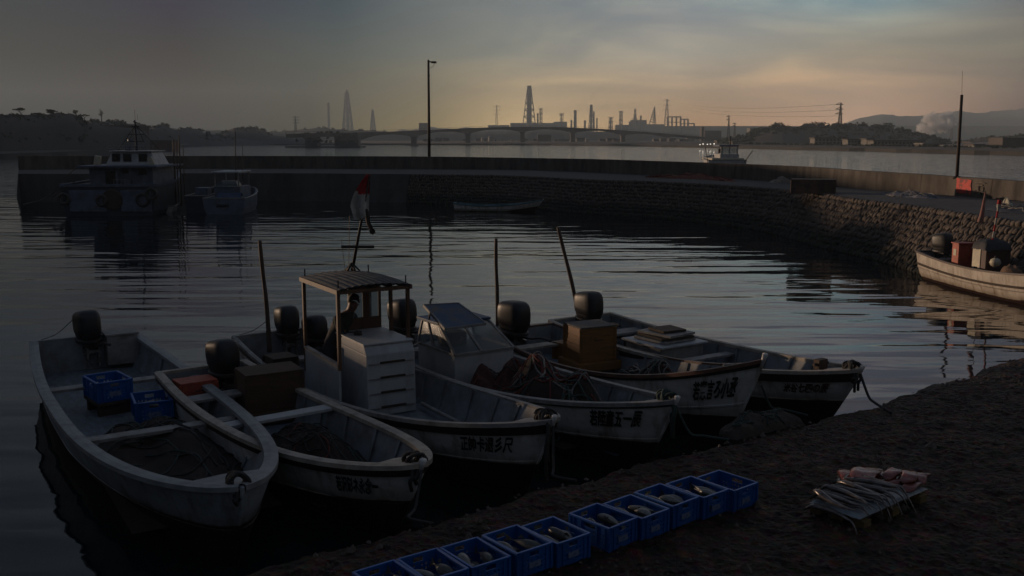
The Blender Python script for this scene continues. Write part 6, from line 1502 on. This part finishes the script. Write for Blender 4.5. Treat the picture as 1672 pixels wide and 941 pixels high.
# ================================================================== blue fish crates on the quay
CZ = .23
def crate_proto():
    """moulded crate .53 x .40 x .22: walls with handle slots and a grid of real holes"""
    LX, LY, HZ = .52, .405, CZ
    r = empty('fish_crate', (0,0,0), 0, 'x', 'crate', 'blue fish crates in two rows on the quay')
    g = MB()
    def wall(p0, p1, nx, inward):
        p0, p1 = Vector(p0), Vector(p1); d = (p1-p0); nz = 11; th = Vector(inward)*.006; lat = {}
        def hole(i, j):
            if j in (8, 9) and abs((i+.5)/nx-.5) < .14: return True
            if 2 <= j <= 6 and i % 2 == 1 and j % 2 == 0 and 1 < i < nx-2 and abs((i+.5)/nx-.5) > .0: return True
            return False
        for i in range(nx):
            for j in range(nz):
                if hole(i, j): continue
                a, b = p0+d*(i/nx), p0+d*((i+1)/nx); za, zb = HZ*j/nz, HZ*(j+1)/nz
                A = [Vector((a.x,a.y,za)), Vector((b.x,b.y,za)), Vector((b.x,b.y,zb)), Vector((a.x,a.y,zb))]
                g.add(A, [(0,1,2,3)]); g.add([q_+th for q_ in A], [(3,2,1,0)])
                for (ii, jj, e0, e1) in ((i,j-1,0,1),(i+1,j,1,2),(i,j+1,2,3),(i-1,j,3,0)):
                    if 0 <= ii < nx and 0 <= jj < nz and hole(ii, jj): g.add([A[e0], A[e0]+th, A[e1]+th, A[e1]], [(0,1,2,3)])
    k = .035
    x0, x1, y0, y1 = -LX/2+.012, LX/2-.012, -LY/2+.012, LY/2-.012
    wall((x0,y0,0), (x1,y0,0), 25, (0,1,0)); wall((x1,y1,0), (x0,y1,0), 25, (0,-1,0)); wall((x1,y0,0), (x1,y1,0), 19, (-1,0,0)); wall((x0,y1,0), (x0,y0,0), 19, (1,0,0))
    g.box((0,0,.010), (LX-.04,LY-.04,.012))
    gw = g; g = MB()
    for c, d in (((0,-LY/2+.009,HZ),(LX,.026,.022)),((0,LY/2-.009,HZ),(LX,.026,.022)),((LX/2-.009,0,HZ),(.026,LY-.045,.022)),((-LX/2+.009,0,HZ),(.026,LY-.045,.022))): g.box(c, d)
    g.build('rim', M_blue_crate, r, bevel=.004)
    g = gw
    for s_ in (-1, 1):
        for x in (-.2,-.1,.1,.2): g.box((x, s_*(LY/2-.007), HZ*.48), (.010,.012,HZ*.9))
        for y in (-.13,.13): g.box((s_*(LX/2-.007), y, HZ*.48), (.012,.010,HZ*.9))
    for sx__ in (-1,1):
        for sy__ in (-1,1): g.box((sx__*(LX/2-.012), sy__*(LY/2-.012), HZ*.48), (.026,.026,HZ*.93))
    g.build('crate_wall', M_blue_crate, r)
    g = MB(); g.box((LX/2-.003,0,HZ*.40), (.006,.13,.055)); g.build('paper_label', M_sticker, r)
    return r
crates_px = [((1133,777),(1175,766),(1241,787),(1198,798)),((1085,788),(1131,777),(1192,796),(1146,811)),((1035,803),(1077,789),(1144,811),(1098,827)),((983,822),(1031,806),(1096,829),(1045,845)),((927,838),(978,822),(1043,845),(991,863)),
             ((847,858),(905,843),(969,872),(907,886)),((782,876),(849,860),(907,887),(840,907)),((714,893),(782,876),(837,907),(769,928)),((645,912),(713,895),(769,928),(698,950)),((575,935),(642,914),(698,950),(628,972))]
names = ['first blue crate at the far right end of the row, empty','second blue crate from the right end, a pale fish heap inside','third blue crate from the right end of the row','fourth blue crate from the right end of the row','fifth blue crate from the right, last before the gap','sixth blue crate from the right, first after the gap','seventh blue crate from the right end of the row','eighth blue crate from the right end of the row','ninth blue crate from the right, near the bottom edge','tenth and nearest blue crate, cut by the bottom edge of the photo']
cp = crate_proto(); crates = []
for i, pts in enumerate(crates_px):
    c4 = [P(x, y, QZ+CZ+.01) for x, y in pts]; c = sum(c4, Vector())/4
    d = ((c4[3]-c4[0])+(c4[2]-c4[1])); yaw = math.atan2(d.y, d.x)
    zz = max(ground_z(c.x+a, c.y+b) for a in (-.2,0,.2) for b in (-.2,0,.2))-.012
    o = cp if i == 0 else copy_tree(cp)
    o.location = (c.x, c.y, zz); o.rotation_euler = (0,0,yaw+random.uniform(-.02,.02)); o['label'] = names[i]; o['category'] = 'crate'; o['group'] = 'blue fish crates in two rows on the quay'; crates.append((c, yaw, zz))
# crates in the blunt bowed boat
for px, py, yaw, z, lb in ((176,628,bA.ang+.15,.45,'blue crate amidships in the blunt bowed boat, the larger looking one'),(248,660,bA.ang-.1,.30,'blue crate with grey contents further forward in the blunt bowed boat')):
    p = P(px, py, z+.2); o = copy_tree(cp); o.location = (p.x, p.y, z); o.scale = (1.35,1.35,1.35); o.rotation_euler = (0,0,yaw); o['label'] = lb; o['group'] = 'blue crates in the blunt bowed boat'
    if px > 200: A_crate = (p, yaw, z)
    else:
        st_ = empty('crate_stand', (p.x, p.y, .2), yaw, 'low plank stand under the larger looking blue crate in the boat', 'stand'); g = MB(); g.box((0,0,.225), (.7,.55,.04)); g.build('board', M_wood_dk, st_); 
        for s_ in (-.25,.25): g = MB(); g.box((s_,0,.1), (.08,.5,.2)); g.build('leg', M_wood_dk, st_)
# fish
def fish_mesh(ln, wd, ht, mats, tail=.16, bend=0.):
    """body with belly, tail fin, back and side fins; x along the fish"""
    g = MB(); rows = []; n_, m__ = 15, 14
    for i in range(n_+1):
        t = i/n_; x = (t-.5)*ln
        e = (math.sin(math.pi*min(1, t*1.02+.04)**.72))**.8 if t < .93 else .22
        e = max(.12, e*(1 if t < .6 else lerp(1, .35, (t-.6)/.4)))
        rows.append([(x, wd/2*e*math.cos(a)+bend*ln*(t-.5)**2, ht/2*e*math.sin(a)) for a in [2*math.pi*k/m__ for k in range(m__)]])
    g.grid(rows, lambda i, j: 1 if m__*.55 < j < m__*.95 else 0, close=True); g.f.append(tuple(range(m__))[::-1]); g.m.append(1)
    xt = ln/2; b0 = bend*ln*.25
    for dy in (-.004, .004): g.add([(xt-.01,b0+dy,.012),(xt-.01,b0+dy,-.012),(xt+tail*ln,b0+dy,-ht*.42),(xt+tail*ln*.7,b0+dy,0),(xt+tail*ln,b0+dy,ht*.42)], [(0,1,2,3,4)])
    for dy in (-.003, .003): g.add([(ln*.10,dy,ht*.42),(ln*.22,dy,ht*.72),(ln*.30,dy,ht*.30)], [(0,1,2)])
    for s_ in (-1, 1): g.add([(-ln*.18,s_*wd*.46,0),(-ln*.06,s_*wd*.72,-.01),(-ln*.04,s_*wd*.45,.02)], [(0,1,2)])
    for s_ in (-1, 1): 
        c_ = Vector((-ln*.40, s_*wd*.28, ht*.16)); g.add([c_+Vector((-.008,0,0)), c_+Vector((0,s_*.005,-.008)), c_+Vector((.008,0,0)), c_+Vector((0,s_*.005,.008))], [(0,1,2,3)], 1)
    return g
fm = [fish_mesh(.32,.095,.10,None,bend=.22), fish_mesh(.28,.11,.10,None,bend=-.25), fish_mesh(.36,.085,.09,None,bend=.12)]
protos = []
fq = random.Random(17)
pos_words = ['lying along the crate', 'lying across the others', 'in the corner', 'half over another']
nums = ['', 'second', 'third', 'fourth', 'fifth', 'sixth', 'seventh', 'eighth', 'ninth', 'tenth']
looks = ['plump dark backed fish', 'rounder pale bellied fish', 'longer mottled fish', 'smaller dark fish']
meshes = []
for i, (c, yaw, zz) in enumerate(crates):
    if i == 0: continue
    cnt = [0,4,4,4,4,4,3,3,3,2][i]
    for k in range(cnt+1):
        x, y = [(-.03,.04),(.04,-.05),(.0,.10),(-.03,-.10),(.03,.07)][k]
        x += fq.uniform(-.015,.015); y += fq.uniform(-.02,.02); kk = (k+i) % 3
        if len(meshes) < 3 and not any(m_[0] == kk for m_ in meshes):
            o = fm[kk].build('fish', [M_fish_dk, M_fish_w], None, smooth=True); meshes.append((kk, o.data)); first = o
        else:
            o = bpy.data.objects.new('fish', [m_[1] for m_ in meshes if m_[0] == kk][0]); COL.objects.link(o)
        cY, sY = math.cos(yaw), math.sin(yaw); a = fq.uniform(-.24, .24)+(math.pi if fq.random() < .5 else 0)
        o.location = (c.x+x*cY-y*sY, c.y+x*sY+y*cY, zz+.065+.05*min(k, 2)); roll = fq.choice((0.4, 2.4, math.pi, .1, 1.4) if i > 2 else (2.6, math.pi, 2.2))
        o.rotation_euler = (roll, fq.uniform(-.15,.15), yaw+a); s_ = fq.uniform(.88, 1.04); o.scale = (s_, s_, s_)
        tag(o, f"{looks[k % 4] if k < 4 else 'topmost pale fish'} {pos_words[k % 4]} in the {nums[i]} blue crate from the right", 'fish', f'fish in the {nums[i]} blue crate')
for k in range(3):
    p, yaw, z = A_crate; o = bpy.data.objects.new('fish', meshes[k][1]); COL.objects.link(o); o.location = (p.x+[-.1,.1,.02][k], p.y+[.05,-.06,.1][k], z+.16+.02*k); o.rotation_euler = (1.2*k, 0, yaw+k); tag(o, ['grey fish at the stern side', 'grey fish at the bow side', 'topmost grey fish'][k]+' of the crate in the blunt bowed boat', 'fish', 'fish in the boat crate')
# ================================================================== pallet of long silver fish and pink slabs
gp = [P(1405,862,QZ+.01), P(1509,815,QZ+.01), P(1320,838,QZ+.01)]
ex = (gp[1]-gp[0]); ey = (gp[2]-gp[0]); ex.z = ey.z = 0; lx, ly = ex.length, ey.length; yawP = math.atan2(ex.y, ex.x)
ey = Vector((-ex.y, ex.x, 0)).normalized()*ly; c = gp[0]+ex/2+ey/2; zg = ground_z(c.x, c.y)-.02
pal = empty('fish_pallet', (c.x, c.y, zg), yawP, 'low yellowish wooden pallet on the quay carrying fish', 'pallet')
for k in range(5): g = MB(); g.box((0, (k/4-.5)*(ly-.12), .118), (lx, .115, .022)); g.build('deck_board', M_pallet, pal, bevel=.003)
for x in (-.46,0,.46): g = MB(); g.box((x*lx, 0, .096), (.10, ly, .020)); g.build('stringer', M_pallet, pal, bevel=.003)
for x in (-.44,0,.44):
    for y in (-.44,0,.44): g = MB(); g.box((x*lx, y*ly, .043), (.13,.13,.086)); g.build('block', M_pallet, pal, bevel=.004)
sh_ = empty('plastic_sheet', (c.x, c.y, zg+.131), yawP, 'pale plastic sheet spread on the fish pallet', 'sheet'); g = MB()
g.grid([[(lx*.54*u, ly*.52*v, .016+.012*noise.noise((u*3,v*3,1))-.05*max(0,max(abs(u),abs(v))-.93)/.07*.5) for v in [k/12-1 for k in range(25)]] for u in [k/12-1 for k in range(25)]], flip=False); g.build('sheet_surface', M_sheet, sh_, smooth=True)
def PL(u, v, z): return Vector((c.x, c.y, zg+.150+z))+ex.normalized()*u*lx/2+ey.normalized()*v*ly/2
sq = random.Random(4)
d_or = ['outermost','second','third','fourth','fifth','sixth','seventh','eighth','ninth','tenth','eleventh','twelfth','thirteenth','fourteenth','fifteenth','sixteenth','seventeenth','eighteenth']
for k in range(18):
    # heads on the rear left edge, tails trailing over the near right side, in a low overlapping stack
    f_ = k/17; u0 = lerp(-1.12, .20, f_)+sq.uniform(-.06,.06); u1 = u0+sq.uniform(-.10,.22); v0 = lerp(1.12, .92, f_)+sq.uniform(-.08,.14); v1 = lerp(-1.05, -1.35, f_)+sq.uniform(-.25,.15)
    lay = .018+.038*(k % 3)+.012*sq.random()
    pts = []
    for j in range(9):
        t = j/8; u = lerp(u0, u1, t)+.07*math.sin(t*3.2+k*1.3); v = lerp(v0, v1, t)
        edge = max(0, abs(u)-1)+max(0, abs(v)-1.02)
        pts.append(PL(u, v, lay+.012*math.sin(t*math.pi)-edge*.45))
    q_ = smooth_path(pts, 4); fr_ = empty('long_fish', q_[0], 0, f'{d_or[k]} long silver fish from the near side of the pallet', 'fish', 'long silver fish on the pallet')
    g = MB(); wd = sq.uniform(.038,.050); g.tube(q_, lambda t: wd*(.30+4*t if t < .12 else (.78+1.8*(t-.12) if t < .24 else lerp(1., .10, ((t-.24)/.76)**1.3))), 9, flat=.62); g.build('body', M_fish_silver, fr_, world=True, smooth=True)
    g = MB(); h0, h1 = q_[0], q_[2]; dd = (h1-h0).normalized(); g.lathe([(.001,-.004),(.008,0),(.001,.004)], 8, h0+dd*.07+Vector((0,0,wd*.62))); g.build('eye', M_ink, fr_, world=True)
    g = MB(); nn = [(p+Vector((0,0,wd*.5*(1-i_/len(q_)))), p+Vector((.004,.006,wd*.5*(1-i_/len(q_))+.016*(1-i_/len(q_))))) for i_, p in enumerate(q_) if i_ > 4]; g.grid([list(a) for a in nn]); g.build('dorsal_fin', M_fish_silver, fr_, world=True)
def slab(u, v, z, ln, wd, th, rz, label, k, curl=.25):
    o = empty('fish_slab', PL(u, v, z), yawP+rz, label, 'fish piece', 'pink fish pieces on the pallet'); g = MB(); n_, m__ = 16, 12; rows = []
    for i in range(n_+1):
        t = i/n_*2-1; e = max(.02, 1-abs(t)**3.2)**.5; row = []
        for j in range(m__):
            a = 2*math.pi*j/m__; y = math.copysign(abs(math.cos(a))**.7, math.cos(a))*wd/2*e; zz = math.copysign(abs(math.sin(a))**.8, math.sin(a))*th/2*e
            bump_ = .012*noise.noise((t*3+k, y*14, zz*9))
            row.append((t*ln/2, y+.02*math.sin(t*3+k), zz+th*.5+curl*abs(y)*.4+.02*math.cos(t*2.2)+bump_))
        rows.append(row)
    g.grid(rows, close=True); g.f.append(tuple(range(m__))[::-1]); g.m.append(0); g.f.append(tuple(n_*m__+q_ for q_ in range(m__))); g.m.append(0); g.build('flesh', M_fish_pink, o, smooth=True)
    g = MB(); g.grid([[(lerp(-ln*.42, ln*.42, q_/10), wd*.5*s_, th*.50+curl*wd*.2+.01*math.sin(q_)) for s_ in (.90, 1.06+.04*math.sin(q_*1.7+k), 1.0)] for q_ in range(11)]); g.build('skin_edge', M_fish_w, o, smooth=True)
PLK = [(.30,1.12,.0,.46,.30,.07,.55,'large rounded pink piece at the rear corner of the pallet'),(.40,.74,.05,.52,.28,.06,.2,'biggest pink piece lying against the large rounded one'),(.86,.98,.0,.38,.18,.045,.35,'flat pink piece behind the two biggest ones'),(.84,.52,.0,.44,.17,.04,-.1,'slim pink piece in the middle of the right edge row'),(.92,.24,.05,.40,.15,.04,.3,'pink piece on top in the middle of the right edge row'),(.84,-.06,.0,.46,.18,.045,-.05,'thick pink piece in the right edge row'),(.98,-.36,.05,.42,.17,.045,.25,'upper pink piece near the right end of the row'),(.82,-.72,.0,.42,.17,.04,.0,'nearest pink piece at the right edge of the pallet'),(1.20,-.66,.03,.36,.13,.04,.3,'pink piece overhanging the right corner of the pallet')]
for k, a in enumerate(PLK): slab(*a, k)
# dark heap of old rope and weed at the quay edge
p0 = [P(x, y, QZ) for x, y in ((1185,712),(1205,704),(1230,696),(1258,690),(1285,688),(1304,690))]
hp_ = empty('weed_heap', p0[2], 0, 'dark brown heap of old rope and weed on the quay edge', 'heap'); g = MB(); rows = []; qq_ = smooth_path(p0, 8); n_ = len(qq_)
for i, p in enumerate(qq_):
    e = max(0, math.sin(math.pi*i/(n_-1)))**.5; row = []
    for j in range(17):
        u = j/8-1; row.append(p+Vector((.52,-.854,0))*u*.26*(.4+.6*e)+Vector((0,0,-.03+.26*e*max(0,1-u*u)**.6*(.8+.5*noise.noise((p.x*3,p.y*3,u)))+.035*noise.noise((p.x*11,p.y*11,u*5)))))
    rows.append(row)
g.grid(rows); g.build('weed', mat('brown_weed', (.045,.030,.022), .8, (.02,.016,.014), 12, bump=1., bscale=30), hp_, world=True, smooth=True)
g = MB(); rq = random.Random(8)
for _ in range(9):
    i = rq.randrange(2, n_-10); j = rq.randint(3, 13); g.tube(smooth_path([rows[i+k*2][max(0,min(16,j+rq.randint(-2,2)))]+Vector((0,0,.012)) for k in range(5)], 3), .012, 5)
g.build('old_line', M_rope_gr, hp_, world=True, smooth=True)
